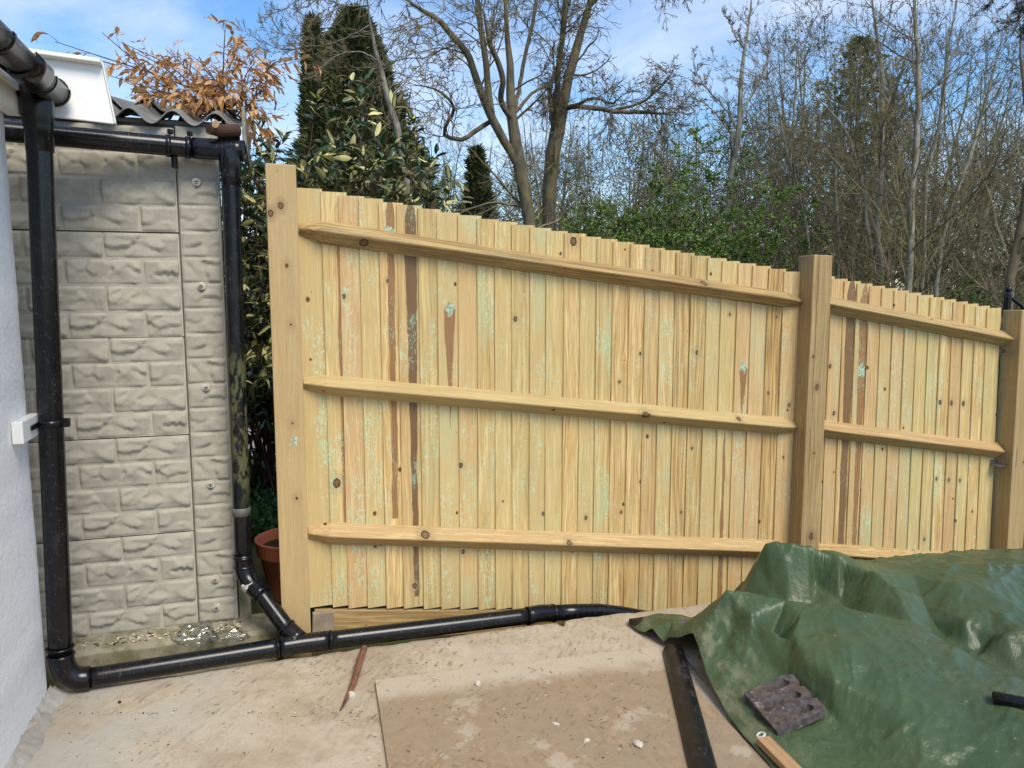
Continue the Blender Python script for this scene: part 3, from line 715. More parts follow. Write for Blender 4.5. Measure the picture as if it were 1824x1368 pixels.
# ------------------------------------------------------------------ house corner on the left
HD = np.array([.303, -.953, 0]); HD /= np.linalg.norm(HD); HN = np.array([.953, .303, 0]); HN /= np.linalg.norm(HN)
HC = np.array([-1.732, 2.722, 0])
house = empty('house', tuple(HC), 'white rendered house corner at the left edge with gutter and white fascia above', 'house')
V = []; n = 40
prof = []
r0 = .03
for i in range(9):
    a = math.pi / 2 * i / 8; prof.append(HC + HD * (r0 - r0 * math.sin(a)) - HN * (r0 - r0 * math.cos(a)))
prof = [HC + HD * 5.] + prof + [HC - HN * 3.]
zs = np.linspace(-.05, 2.16, 60); V = []
for z in zs:
    for k, p in enumerate(prof):
        w = .004 * mnoise.noise(Vector((p[1] * 3, z * 3, 1))) + .0025 * mnoise.noise(Vector((k, z * 30, 1)))
        V.append(p + HN * w + np.array([0, 0, z]))
m = len(prof); Fq = [(j * m + i, j * m + i + 1, (j + 1) * m + i + 1, (j + 1) * m + i) for j in range(len(zs) - 1) for i in range(m - 1)]
obj('wall', V, np.array(Fq), RENDERW, house, True)
# boxed eaves: soffit and fascia running along the wall, closed at the corner
V, Fq = boxVF(HC + HD * 5 + HN * .004 + np.array([0, 0, 2.10]), -HD * 5.0, HN * .045, np.array([0, 0, .075])); bevel(obj('soffit_trim', V, Fq, UPVC, house), .004)
V, Fq = boxVF(HC + HD * 5 + HN * .03 + np.array([0, 0, 2.175]), -HD * 5.04, HN * .03, np.array([0, 0, .16])); bevel(obj('fascia', V, Fq, UPVC, house), .003)
# white box end: a plate with top and side lips
FA_, FB_, FC_, FD_ = (np.array(on_Y(20, 88, 2.80)), np.array(on_Y(180, 110, 2.90)), np.array(on_Y(204, 221, 2.90)), np.array(on_Y(60, 204, 2.80)))
nrm = np.cross(FB_ - FA_, FD_ - FA_); nrm /= np.linalg.norm(nrm)
if nrm[1] > 0: nrm = -nrm
Vp = [FA_, FB_, FC_, FD_]; Vb = [p - nrm * .012 for p in Vp]
pl = obj('box_end', np.array(Vp + Vb), np.array([(0, 3, 2, 1), (4, 5, 6, 7), (0, 1, 5, 4), (1, 2, 6, 5), (2, 3, 7, 6), (3, 0, 4, 7)]), UPVC, house); bevel(pl, .003)
def bar(a, b, w, d, nm, mat, par, side):
    ax = (b - a); V, Fq = boxVF(a, ax, side * w, nrm * d); return bevel(obj(nm, V, Fq, mat, par), .003)
dn = (FD_ - FA_) / np.linalg.norm(FD_ - FA_)
bar(FA_ + nrm * .0005, FB_ + nrm * .0005, .016, .035, 'top_lip', UPVC, pl, dn)
sd = (FB_ - FC_); rt = np.cross(sd, nrm); rt /= np.linalg.norm(rt); rt = rt if rt[0] > 0 else -rt
bar(FC_ + rt * .0005 - nrm * .03, FB_ + rt * .0005 - nrm * .03, .006, .036, 'side_lip', UPVC, pl, rt)
V, Fq = boxVF(HC - HD * .1 - HN * .42 + np.array([0, 0, 2.25]), HD * 5.2, -HN * 3. + EZ * 1.6, HN * .02 + EZ * .04); obj('unseen_roof_slope', V, Fq, ASBES, house)  # unseen house roof, added to cut sky light from the left
# roof edge and underlay strip above the gutter
GUT_END = np.array([-1.607, 2.80, 2.20])
gdir = HD
V, Fq = boxVF(GUT_END - HN * .45 + np.array([0, 0, .03]) + HD * .05, gdir * 4.6, HN * .39, np.array([0, 0, .03]))
rf = obj('roof_edge', V + 0, Fq, DARKM, house)
# gutter
gut = empty('roof_gutter', tuple(GUT_END), 'grey half-round roof gutter with black seals at the top left corner', 'gutter')
def halfpipe(p0, ax, L, r, a0=-8, a1=188, th=.003, steps=20, nL=2):
    ax = np.array(ax); side = np.cross(ax, EZ); side /= np.linalg.norm(side); up = np.cross(side, ax); V = []
    for rr in (r, r - th):
        for k in range(nL + 1):
            for i in range(steps + 1):
                a = R(a0 + (a1 - a0) * i / steps); V.append(p0 + ax * L * k / nL + side * rr * math.cos(a) - up * rr * math.sin(a))
    n1 = (nL + 1) * (steps + 1); Fq = []
    for k in range(nL):
        for i in range(steps):
            q = k * (steps + 1) + i; Fq.append((q, q + 1, q + steps + 2, q + steps + 1)); q += n1; Fq.append((q, q + steps + 1, q + steps + 2, q + 1))
    for i in range(steps):
        Fq.append((i, i + n1, i + 1 + n1, i + 1)); q = nL * (steps + 1) + i; Fq.append((q, q + 1, q + 1 + n1, q + n1))
    for k in range(nL):
        for i in (0, steps): q = k * (steps + 1) + i; Fq.append((q, q + steps + 1, q + steps + 1 + n1, q + n1))
    return np.array(V), np.array(Fq)
V, Fq = halfpipe(GUT_END, gdir, 4.5, .049); obj('channel', V, Fq, UPVC_GREY, gut, True)
for dd, ln in ((-.004, .018), (.17, .024), (.62, .03)):
    V, Fq = halfpipe(GUT_END + gdir * dd, gdir, ln, .0535); obj('seal', V, Fq, PIPE, gut, True)
V, Fq = lathe([(0, .0), (.049, .0), (.050, .006)], GUT_END - gdir * .003, tuple(gdir), 24); obj('stop_end', V, Fq, UPVC_GREY, gut)
V, Fq = halfpipe(GUT_END + gdir * .24, gdir, .20, .0575, -14, 194); obj('outlet_body', V, Fq, PIPE, gut, True)

# ------------------------------------------------------------------ downpipe at the house corner
PT = np.array([-1.628, 2.73, 2.06]); PB = np.array([-1.684, 2.732, .16])
dp = empty('downpipe', (PB[0], PB[1], 0), 'tall black drainpipe standing beside the white house corner', 'drainpipe')
pipe('pipe', [PT, PB], .041, PIPE, dp, n=30)
V, Fq = lathe([(.041, -.10), (.044, -.098), (.045, -.02), (.048, .0), (.053, .05), (.053, .11), (.03, .12)], PT + np.array([.0, 0, .02]), (0, 0, 1), 28); obj('outlet_spigot', V, Fq, PIPE, dp, True)
V, Fq = boxVF(PT + np.array([-.10, -.05, .10]), (.17, 0.02, 0), (0, .08, 0), (0, 0, .06)); bevel(obj('outlet_box', V, Fq, PIPE, dp), .012, 3)
rd = np.array([.862, .362, 0]); rd /= np.linalg.norm(rd)          # direction of the first ground run
el = arcpts(PB + (0, 0, .0), PB + np.array([-.001, 0, -.115]), PB + np.array([0, 0, -.112]) + rd * .09, 12)
pipe('elbow', el, .0435, PIPE, dp, n=14)
for z in (.155, .185):
    V, Fq = lathe([(.0435, -.004), (.0475, -.002), (.0475, .002), (.0435, .004)], PB + np.array([0, 0, z - .16]), (0, 0, 1), 28); obj('socket_ring', V, Fq, PIPE, dp, True)
# bracket on a white block
bz = 1.035
pc = PB + (PT - PB) * (bz - .16) / 1.9
V, Fq = lathe([(.042, -.010), (.0455, -.010), (.0455, .010), (.042, .010)], pc, (0, 0, 1), 28); cl = obj('clip', V, Fq, PIPE, dp, True)
V, Fq = boxVF(pc + np.array([.044, -.01, -.016]), (.022, 0, 0), (0, .02, 0), (0, 0, .032)); bevel(obj('clip_lug', V, Fq, PIPE, cl), .003)
Q = HC + HD * .13 + HN * .038 + np.array([0, 0, bz]); V, Fq = boxVF(Q + np.array([0, 0, -.009]), pc - Q + np.array([-.03, -.02, 0]), HN * .006, (0, 0, .018)); bevel(obj('clip_arm', V, Fq, PIPE, cl), .002)
V, Fq = boxVF(HC + HD * .0 + HN * .002 + np.array([0, 0, bz - .04]), HD * .21, HN * .034, (0, 0, .075)); 
blk = tag(bevel(obj('pipe_block', V, Fq, UPVC), .003), 'small white block on the rendered wall holding the drainpipe clip', 'block')

# ------------------------------------------------------------------ ground drain run
run = empty('ground_drain', (-1.6, 2.76, 0), 'long black drainpipe lying on the slab along the foot of the fence', 'drainpipe')
p0 = PB + np.array([0, 0, -.112]) + rd * .085
pJ = np.array(on_z(540, 1146, .048)); pB = np.array(on_z(940, 1097, .020)); 
pJa = pJ - (pJ - p0) / np.linalg.norm(pJ - p0) * .09
rd2 = (pB - pJ) / np.linalg.norm(pB - pJ); pJb = pJ + rd2 * .10
pipe('pipe', [p0, pJa], .037, PIPE, run, n=20)
pipe('junction', np.vstack([pJa + (pJa - pJ) * .0, pJ - rd * .0, pJb]), .0395, PIPE, run, n=14)
for q, dd in ((pJa, rd), (pJb, rd2)):
    for o_ in (-.012, .012):
        V, Fq = lathe([(.0385, -.004), (.042, -.002), (.042, .002), (.0385, .004)], q + dd * o_, tuple(dd), 28); obj('socket_ring', V, Fq, PIPE, run, True)
pipe('pipe', [pJb, pB], .037, PIPE, run, n=20)
pE = np.array(on_z(985, 1092, .005)); pF_ = np.array(on_z(1110, 1094, -.06)); pF2 = pF_ + np.array([.9, .25, -.30])
pipe('bend', [pB, pB + (pE - pB) * .5 + np.array([0, .004, .004]), pE], .0395, PIPE, run, n=9)
for q in (pB, pE):
    V, Fq = lathe([(.0385, -.006), (.0425, -.003), (.0425, .003), (.0385, .006)], q, tuple(pE - pB), 28); obj('socket_ring', V, Fq, PIPE, run, True)
pipe('pipe', [pE, pF_, pF2], .037, PIPE, run, n=12)
V, Fq = lathe([(.0, .0405), (.009, .0405), (.010, .036)], pJ + np.array([-.03, -.01, 0]), (0, -.5, 1), 12)
obj('screw', V, Fq, STEEL, run)

# ------------------------------------------------------------------ garage gutter pipe and downpipe
gg = empty('garage_gutter', tuple(G(-.2, .08, 2.05)), 'black pipe running under the corrugated roof edge, sloping to the corner', 'gutter')
g0 = np.array(on_Y(-120, 222, 2.86)); g1 = np.array(on_Y(345, 264, 3.205)); g2 = np.array(on_Y(434, 269, 3.235))
pipe('pipe', [g0, g1], .039, PIPE, gg, n=24)
pipe('tee_pipe', [g1, g2], .042, PIPE, gg, n=8)
V, Fq = lathe([(0, 0), (.042, 0), (.042, .003)], g2, tuple(g2 - g1), 28); obj('stop_end', V, Fq, PIPE, gg)
gx = (g1 - g0) / np.linalg.norm(g1 - g0)
for u in (300, 335):
    q = np.array(on_Y(u, 264 - (345 - u) * .09, 3.17 + (u - 300) * .0008))
    t = np.dot(q - g0, gx); q = g0 + gx * t
    V, Fq = lathe([(.040, -.010), (.0435, -.010), (.0435, .010), (.040, .010)], q, tuple(gx), 28); b = obj('bracket', V, Fq, PIPE, gg, True)
    V, Fq = boxVF(q + np.array([.0, -.01, .045]), (.02, 0, 0), (0, .02, 0), (0, 0, .02)); bevel(obj('bracket_lug', V, Fq, PIPE, b), .004)
    if u == 300:
        V, Fq = boxVF(q + np.array([.006, .0, -.085]), (.018, 0, 0), (0, .03, 0), (0, 0, .05)); bevel(obj('bracket_leg', V, Fq, PIPE, b), .004)
gd = empty('garage_downpipe', tuple(G(.02, .1, 0)), 'black downpipe with yellow-green moss at the garage corner, angled out at its foot', 'drainpipe')
q0 = np.array(on_Y(409, 268, 3.215)); q1 = np.array([q0[0] - .012, 3.205, .36])
q0 = q0 + np.array([0, 0, -.03])
V, Fq = lathe([(.042, .03), (.045, .0), (.043, -.03), (.0375, -.075), (.0375, -.11), (.035, -.112)], q0, (0, 0, 1), 28); obj('tee_neck', V, Fq, PIPE, gd, True)
pipe('pipe', [q0 - np.array([0, 0, .05]), q1], .035, PIPE_MOSS, gd, n=30)
V, Fq = lathe([(.0355, -.018), (.0385, -.016), (.0385, .016), (.0355, .018)], np.array([q1[0], 3.205, .57]), (0, 0, 1), 28)
obj('collar', V, Fq, simple('grey_collar', (.12, .12, .11), (.09, .09, .08), .5), gd, True)
for z in (.325, .365):
    V, Fq = lathe([(.038, -.006), (.042, -.003), (.042, .003), (.038, .006)], np.array([q1[0], q1[1], z]), (0, 0, 1), 28); obj('socket_ring', V, Fq, PIPE, gd, True)
dv = pJ + np.array([0, 0, .0]) - np.array([q1[0], q1[1], .22]); dv /= np.linalg.norm(dv)
kn = np.array([q1[0], q1[1], .27])
pipe('elbow', np.vstack([q1 + np.array([0, 0, .02]), arcpts(q1 + np.array([0, 0, -.03]), kn, kn + dv * .08, 8), kn + dv * .12]), .0385, PIPE, gd, n=16)
pe = pJ - dv * .10
pipe('pipe', [kn + dv * .11, pe], .035, PIPE, gd, n=12)
pipe('socket', [pe - dv * .0, pJ - dv * .02], .038, PIPE, gd, n=5)
V, Fq = lathe([(.038, -.006), (.042, -.003), (.042, .003), (.038, .006)], pe, tuple(dv), 28); obj('socket_ring', V, Fq, PIPE, gd, True)
# white paint splash on the elbow: a thin skin over part of it
a_ = []; Tt = kn + dv * .045; sidev = np.cross(dv, (0, -1, 0)); sidev /= np.linalg.norm(sidev); fr = np.cross(sidev, dv)
fr = fr if fr[1] < 0 else -fr
V = []
for k in range(7):
    for i in range(15):
        a = R(-70 + 140 * i / 14); rr = .0395; off = -.016 + .032 * k / 6 + .006 * mnoise.noise(Vector((i * .5, k, 3)))
        V.append(Tt + dv * off + (fr * math.cos(a) + sidev * math.sin(a)) * rr)
Fq = [(k * 15 + i, k * 15 + i + 1, k * 15 + i + 16, k * 15 + i + 15) for k in range(6) for i in range(14)]
obj('paint_splash', V, np.array(Fq), WHITEP, gd, True)

# ------------------------------------------------------------------ mortar fillet at the wall foot
V = []; n = 150; m = 8
for i in range(n + 1):
    t = i / n; base = HC + HD * (t * 1.9 - .02)
    w = .056 + .022 * mnoise.noise(Vector((t * 18, 0, 0))) + .008 * mnoise.noise(Vector((t * 70, 0, 0)))
    for j in range(m + 1):
        q = j / m; h = .032 * (1 - q) ** 1.2 + .001; h *= 1 + .5 * mnoise.noise(Vector((t * 60, q * 5, 2))); 
        V.append(base + HN * (.0 + w * q) + np.array([0, 0, h if j < m else -.002]))
Fq = [(i * (m + 1) + j, i * (m + 1) + j + 1, (i + 1) * (m + 1) + j + 1, (i + 1) * (m + 1) + j) for i in range(n) for j in range(m)]
tag(obj('mortar_fillet', V, np.array(Fq), MORTAR, smooth=True), kind='structure')

# ------------------------------------------------------------------ OSB sheets
mo = M('osb_board', .8, .25); c = mo.co(); lay = None; colr = (.33, .235, .15, 1); hsum = None
for i, a in enumerate((10, 62, 118, 160, 35, 88)):
    rc = mo.map(mo.map(c, rot=(0, 0, R(a))), (13, 60, 9), loc=(i * 3.1, i * 1.7, 0))
    v = mo.n('ShaderNodeTexVoronoi', feature='F1'); mo.l(rc, v.inputs['Vector']); v.inputs['Scale'].default_value = 1
    rr = mo.xyz(v.outputs['Color']); sel = mo.ramp(rr[0], .5, .54)
    cc = mo.mix(rr[1], (.19, .125, .075), (.42, .30, .18)); colr = mo.mix(mo.math('MULTIPLY', sel, .6), colr, cc)
    hh = mo.math('MULTIPLY', rr[2], sel); hsum = hh if hsum is None else mo.math('ADD', hsum, hh)
dn_ = mo.noise(c, 2.6, 7, .62); colr = mo.mix(mo.ramp(dn_, .38, .58, .40, .93), colr, mo.mix(mo.noise(c, 22, 5), (.245, .185, .12), (.35, .27, .175)))
edge_y = mo.xyz(c)[1]
colr = mo.mix(mo.math('MULTIPLY', mo.ramp(mo.math('ADD', edge_y, mo.math('MULTIPLY', mo.noise(c, 9, 5), .12)), -.14, -.02), .9), colr, (.47, .40, .30))
colr = mo.mix(mo.math('MULTIPLY', mo.ramp(mo.noise(mo.map(c, (1, 1, 1), loc=(4, 4, 4)), 5, 6, .7), .56, .66), .5), colr, (.50, .43, .33))
dk = mo.ramp(mo.noise(mo.map(mo.map(c, rot=(0, 0, .7)), (60, 14, 10)), 1, 3, .6), .62, .68)
colr = mo.mix(mo.math('MULTIPLY', dk, .45), colr, (.16, .10, .06))
mo.base(colr); mo.bump(mo.math('ADD', hsum, mo.math('MULTIPLY', mo.noise(c, 90, 3), .4)), .35, .002); OSB = mo.m
def sheet(name, tl, ang, w, l, z, label, th=.011):
    V = []; nx_ = 30
    V, Fq = boxVF((0, -l, z - th), (w, 0, 0), (0, l, 0), (0, 0, th)); o = obj(name, V, Fq, OSB)
    o.location = (tl[0], tl[1], 0); o.rotation_euler = (0, 0, ang); bevel(o, .0015); return tag(o, label, 'board')
sheet('chipboard_sheet', (-.528, 2.809), R(14.1), 1.17, 2.44, .016, 'dusty brown strand board lying flat on the slab left of the loose gutter')
sheet('chipboard_sheet', (.70, 3.06), R(10), .9, 2.0, .014, 'strand board mostly hidden under the green tarpaulin right of the loose gutter')

# loose gutter, upside down
lg0 = np.array([.668, 3.03, .0]); lg1 = np.array([.585, 2.10, .0]); ax = lg1 - lg0; L = np.linalg.norm(ax); ax /= L
V, Fq = halfpipe(lg0 + np.array([0, 0, .012]), ax, L, .046, -180, 0, nL=30)
V[:, 2] += np.array([.0015 * mnoise.noise(Vector((v[1] * 8, v[0] * 8, 0))) for v in V])
tag(obj('loose_gutter', V, Fq, PIPE_DUSTY, smooth=True), 'dusty black half-round gutter length lying upside down on the strand board', 'gutter')

# ------------------------------------------------------------------ tarpaulin over a heap
ctrl_px = [  # (u, v, height)
 (1120, 1110, .012), (1136, 1133, .012), (1156, 1122, .055), (1181, 1146, .022), (1200, 1124, .09), (1165, 1098, .035), (1222, 1103, .04), (1200, 1108, .06),
 (1228, 1126, .13), (1243, 1165, .10), (1254, 1228, .035), (1300, 1278, .02), (1340, 1340, .02), (1365, 1368, .02),
 (1295, 1055, .30), (1270, 1072, .22), (1262, 1100, .20), (1330, 1054, .305), (1400, 1068, .295), (1500, 1080, .285), (1560, 1094, .27), (1625, 1108, .25), (1700, 1155, .22), (1790, 1204, .20), (1824, 1220, .20),
 (1310, 1110, .20), (1290, 1150, .13), (1285, 1210, .07), (1340, 1100, .245), (1412, 1134, .235), (1438, 1178, .205), (1481, 1218, .18), (1576, 1254, .165), (1636, 1297, .15),
 (1360, 1170, .105), (1400, 1215, .10), (1330, 1240, .06), (1450, 1250, .10), (1390, 1310, .05), (1500, 1290, .085), (1440, 1340, .05), (1560, 1340, .07), (1640, 1350, .10), (1700, 1368, .09),
 (1500, 1130, .25), (1560, 1160, .235), (1620, 1180, .22), (1700, 1230, .19), (1800, 1290, .17), (1740, 1330, .13), (1824, 1368, .12), (1650, 1240, .19),
 (1365, 967, .40), (1378, 964, .41), (1440, 975, .40), (1497, 992, .375), (1557, 1019, .35), (1596, 1047, .325), (1348, 1000, .31),
 (1400, 1010, .32), (1450, 1040, .24), (1500, 1036, .27), (1596, 1079, .21), (1628, 1103, .165), (1680, 1135, .15), (1739, 1172, .14), (1824, 1206, .13),
 (1540, 1003, .30), (1650, 1004, .28), (1790, 1006, .28), (1824, 1012, .27), (1700, 1040, .29), (1640, 1065, .28), (1720, 1105, .23), (1824, 1080, .26), (1790, 1130, .23), (1750, 1155, .15), (1770, 1133, .20), (1824, 1120, .25),
]
cp = np.array([list(on_z(u, v, z)[:2]) + [z] for u, v, z in ctrl_px])
extra = [(1.0, 3.62, .02), (1.25, 3.72, .05), (.86, 3.5, .01), (1.7, 3.86, .10), (2.3, 3.98, .12), (2.9, 4.1, .1), (1.05, 1.6, .02), (1.8, 1.6, .08), (2.6, 1.6, .1), (2.9, 2.4, .12), (2.9, 3.2, .2),
         (.80, 2.0, .02), (1.04, 3.34, .16), (.99, 3.36, .04), (1.0, 3.48, .03), (1.08, 3.45, .16), (.80, 3.3, .03), (.90, 3.32, .03), (.87, 3.12, .10), (.80, 3.14, .05), (.95, 3.16, .08), (1.05, 3.14, .14), (1.2, 3.06, .165), (1.38, 3.0, .17), (1.13, 3.20, .22)]
cp = np.vstack([cp, extra])
def tps_fit(P, z, lam=.00004):
    d = np.linalg.norm(P[:, None] - P[None], axis=2); K = np.where(d > 0, d ** 2 * np.log(d + 1e-12), 0) + lam * np.eye(len(P))
    A = np.hstack([np.ones((len(P), 1)), P]); n = len(P)
    Mx = np.zeros((n + 3, n + 3)); Mx[:n, :n] = K; Mx[:n, n:] = A; Mx[n:, :n] = A.T
    return np.linalg.solve(Mx, np.concatenate([z, np.zeros(3)]))
wts = tps_fit(cp[:, :2], cp[:, 2])
def tps(Q):
    out = np.zeros(len(Q))
    for a in range(0, len(Q), 20000):
        q = Q[a:a + 20000]; d = np.linalg.norm(q[:, None] - cp[None, :, :2], axis=2)
        out[a:a + 20000] = (np.where(d > 0, d ** 2 * np.log(d + 1e-12), 0)) @ wts[:-3] + wts[-3] + q @ wts[-2:]
    return out
Ly = np.array([1.4, 1.9, 2.28, 2.42, 2.55, 2.76, 2.86, 2.95, 3.02, 3.10, 3.18, 3.25, 3.32, 3.38, 3.5, 3.7]); Lx = np.array([.95, .88, .808, .775, .762, .735, .733, .728, .69, .655, .60, .555, .527, .545, .70, .9])
FX = np.array([.5, .6, .7, .78, .86, .95, 1.05, 1.2, 1.9, 2.9]); FY = np.array([3.36, 3.40, 3.385, 3.36, 3.46, 3.58, 3.64, 3.70, 3.86, 4.12])
nu, nv = 330, 330
uu, vv = np.meshgrid(np.linspace(0, 1, nu) ** 1.25, np.linspace(0, 1, nv), indexing='xy')
X0 = .5 + 2.4 * uu; Yf = np.interp(X0, FX, FY); Y = 1.5 + (Yf - 1.5) * vv; XL = np.interp(Y, Ly, Lx); X = XL + (2.9 - XL) * uu
Q = np.stack([X.ravel(), Y.ravel()], -1); Z = tps(Q)
# a stiff sheet breaks into flat facets between sharp folds: triangles between the surveyed ridge and valley points
from mathutils.geometry import delaunay_2d_cdt
from mathutils.bvhtree import BVHTree
names = {(u, v): i for i, (u, v, z) in enumerate(ctrl_px)}
folds = [[(1295, 1055), (1340, 1100), (1412, 1134), (1438, 1178), (1481, 1218), (1576, 1254), (1636, 1297)], [(1295, 1055), (1310, 1110), (1290, 1150)], [(1295, 1055), (1330, 1054), (1400, 1068), (1500, 1080), (1560, 1094), (1625, 1108), (1700, 1155), (1790, 1204)],
         [(1365, 967), (1378, 964), (1440, 975), (1497, 992), (1557, 1019), (1596, 1047)], [(1365, 967), (1348, 1000)], [(1378, 964), (1400, 1010)], [(1596, 1079), (1628, 1103), (1680, 1135), (1739, 1172), (1824, 1206)], [(1596, 1047), (1640, 1065)], [(1750, 1155), (1770, 1133)]]
r2 = np.random.default_rng(12); ext = np.stack([r2.uniform(.7, 2.8, 700), r2.uniform(1.65, 3.8, 700)], -1)
keep = []
for q in ext:
    if np.min(np.linalg.norm(cp[:, :2] - q, axis=1)) > .055 and all(np.linalg.norm(q - k_) > .075 for k_ in keep): keep.append(q)
ext = np.array(keep)
def tri_height(P_, z_, cons):
    res = delaunay_2d_cdt([Vector(p) for p in P_], cons, [], 0, 1e-5)
    vz = [z_[o_[0]] if len(o_) else tps(np.array([[v.x, v.y]]))[0] for v, o_ in zip(res[0], res[3])]
    bt = BVHTree.FromPolygons([(v.x, v.y, float(q)) for v, q in zip(res[0], vz)], [tuple(f_) for f_ in res[2]])
    def at(Q_):
        out = np.empty(len(Q_))
        for i_, q in enumerate(Q_.tolist()):
            h_ = bt.ray_cast(Vector((q[0], q[1], 5)), Vector((0, 0, -1))); out[i_] = h_[0].z if h_[0] else .02
        return out
    return at
ce = [(names[f_[i]], names[f_[i + 1]]) for f_ in folds for i in range(len(f_) - 1)]
far_ = np.array([(.3, 1.3), (3.2, 1.3), (3.2, 4.4), (.3, 4.0)]); fz_ = [.02, .1, .1, .02]
lin0 = tri_height(np.vstack([cp[:, :2], far_]), np.concatenate([cp[:, 2], fz_]), ce)
hz = .8 * lin0(ext) + .2 * np.minimum(tps(ext), lin0(ext) + .03); hz = hz + r2.normal(size=len(ext)) * .0075 * np.clip(hz / .15, .1, 1)
lin = tri_height(np.vstack([cp[:, :2], ext, far_]), np.concatenate([cp[:, 2], hz, fz_]), ce)(Q)
Z = np.clip(Z, lin - .03, lin + .012) * .3 + lin * .7
def mn2(U_, V_, f, seed): return np.sin(U_ * f * 4.1 + seed) * .5 + np.sin(V_ * f * 5.3 + seed * 2 + U_ * 3) * .35
# taut creases fanning from the two peaks, and random crumple
def seg_dist(Q, a, b):
    a = np.array(a); b = np.array(b); ab = b - a; t = np.clip(((Q - a) @ ab) / (ab @ ab), 0, 1); return np.linalg.norm(Q - (a + t[:, None] * ab), axis=1), t
def zz(u, v, z): return tuple(on_z(u, v, z)[:2])
cre = [((1365, 967, .40), (1338, 1040, .16), .020, .018), ((1370, 967, .40), (1395, 1040, .25), .018, .022), ((1378, 964, .41), (1470, 1035, .25), .016, .022), ((1420, 975, .4), (1560, 1060, .25), .014, .03),
       ((1295, 1055, .3), (1240, 1130, .14), .014, .022), ((1295, 1055, .3), (1320, 1150, .14), -.022, .025), ((1298, 1055, .3), (1437, 1178, .205), .022, .030), ((1330, 1056, .3), (1576, 1254, .165), .012, .03),
       ((1437, 1178, .205), (1636, 1297, .15), .022, .035), ((1400, 1160, .15), (1560, 1290, .09), -.022, .035), ((1596, 1047, .325), (1760, 1120, .23), .018, .03), 
       ((1739, 1172, .14), (1785, 1125, .22), .016, .012), ((1500, 1100, .27), (1650, 1230, .19), .010, .03), ((1560, 1019, .35), (1824, 1040, .28), .010, .03), ((1255, 1228, .03), (1400, 1190, .10), .010, .02), ((1290, 1275, .02), (1380, 1250, .07), .010, .018),
       ((1500, 1036, .27), (1628, 1103, .165), -.022, .018), ((1628, 1103, .165), (1824, 1206, .13), -.026, .02), ((1360, 1120, .2), (1480, 1250, .12), -.014, .02), ((1460, 1290, .08), (1700, 1368, .1), .014, .03), ((1560, 1340, .07), (1640, 1290, .14), .018, .012), ((1600, 1180, .22), (1824, 1300, .16), .012, .03), ((1500, 1000, .37), (1640, 1100, .2), .012, .02)]
for a, b, amp, wd in cre:
    A2 = zz(*a); B2 = zz(*b); d, t = seg_dist(Q, A2, B2)
    d2 = d / (wd * 1.7 * (.5 + t * .8)); Z += .5 * amp * np.maximum(0, 1 - d2) ** 1.15 * (np.sin(np.pi * np.clip(t, .0, 1)) * .8 + .2 * (1 - t)) * (t < 1)
def vnoise(Q, sx, sy, ang, seed, ridged=False):
    c_, s_ = math.cos(ang), math.sin(ang); q = np.stack([(Q[:, 0] * c_ + Q[:, 1] * s_) * sx + seed, (-Q[:, 0] * s_ + Q[:, 1] * c_) * sy + seed * 1.7], -1)
    i = np.floor(q).astype(int); f = q - i; f = f * f * (3 - 2 * f)
    def h(ix, iy):
        n_ = (ix * 374761393 + iy * 668265263 + int(seed) * 1442695) & 0x7fffffff; n_ = (n_ ^ (n_ >> 13)) * 1274126177 & 0x7fffffff; return ((n_ ^ (n_ >> 16)) & 0xffff) / 65535.
    a = h(i[:, 0], i[:, 1]); b = h(i[:, 0] + 1, i[:, 1]); c2 = h(i[:, 0], i[:, 1] + 1); d = h(i[:, 0] + 1, i[:, 1] + 1)
    r_ = (a * (1 - f[:, 0]) + b * f[:, 0]) * (1 - f[:, 1]) + (c2 * (1 - f[:, 0]) + d * f[:, 0]) * f[:, 1]
    return 1 - np.abs(2 * r_ - 1) if ridged else r_ - .5
wq = Q + np.stack([vnoise(Q, 6, 6, 0, 3), vnoise(Q, 6, 6, 0, 9)], -1) * .12
lift = np.clip(Z / .08, .12, 1)
def rid(sx, sy, ang, seed, p=3.): return np.clip(vnoise(wq, sx, sy, ang, seed, True), 0, 1) ** p
gate = np.clip(vnoise(Q, 4, 4, 0, 61) * 2 + .6, 0, 1)
Z += (.012 * rid(9, 2.2, 2.45, 11, 9) * gate + .006 * rid(12, 4, .75, 17, 7) + .003 * rid(26, 7, 2.2, 23, 5) + .002 * rid(34, 12, 1.2, 29, 3) * (1 - gate) + .003 * rid(15, 5, 1.6, 37, 7) + .0035 * rid(22, 9, 2.9, 43, 5) + .0022 * rid(60, 25, .5, 47, 3) + .0015 * vnoise(wq, 60, 60, 1.1, 31) + .004 * vnoise(wq, 4, 4, .2, 41)) * lift - .003
Z = np.maximum(Z, .017 + .012 * np.clip(vnoise(Q, 9, 9, 0, 51) + .3, 0, 1))
Zb = Z.reshape(nv, nu)
for _ in range(1):
    P_ = np.pad(Zb, 1, mode='edge'); Zb = .5 * Zb + .125 * (P_[:-2, 1:-1] + P_[2:, 1:-1] + P_[1:-1, :-2] + P_[1:-1, 2:])
Z = Zb.ravel()
V = np.stack([Q[:, 0], Q[:, 1], Z], -1)
idx = np.arange(nu * nv).reshape(nv, nu)
Fq = np.stack([idx[:-1, :-1], idx[:-1, 1:], idx[1:, 1:], idx[1:, :-1]], -1).reshape(-1, 4)
mt = M('green_tarpaulin', .4, .3); c = mt.co()
dn = mt.noise(c, 3.2, 8, .7); fine = mt.noise(mt.map(c, (30, 30, 30)), 1, 6, .7)
cl = mt.mix(mt.ramp(mt.noise(c, 1.5, 4), .3, .7), (.044, .074, .033), (.062, .098, .043))
du = mt.math('MULTIPLY', mt.ramp(dn, .5, .72), mt.ramp(fine, .35, .65))
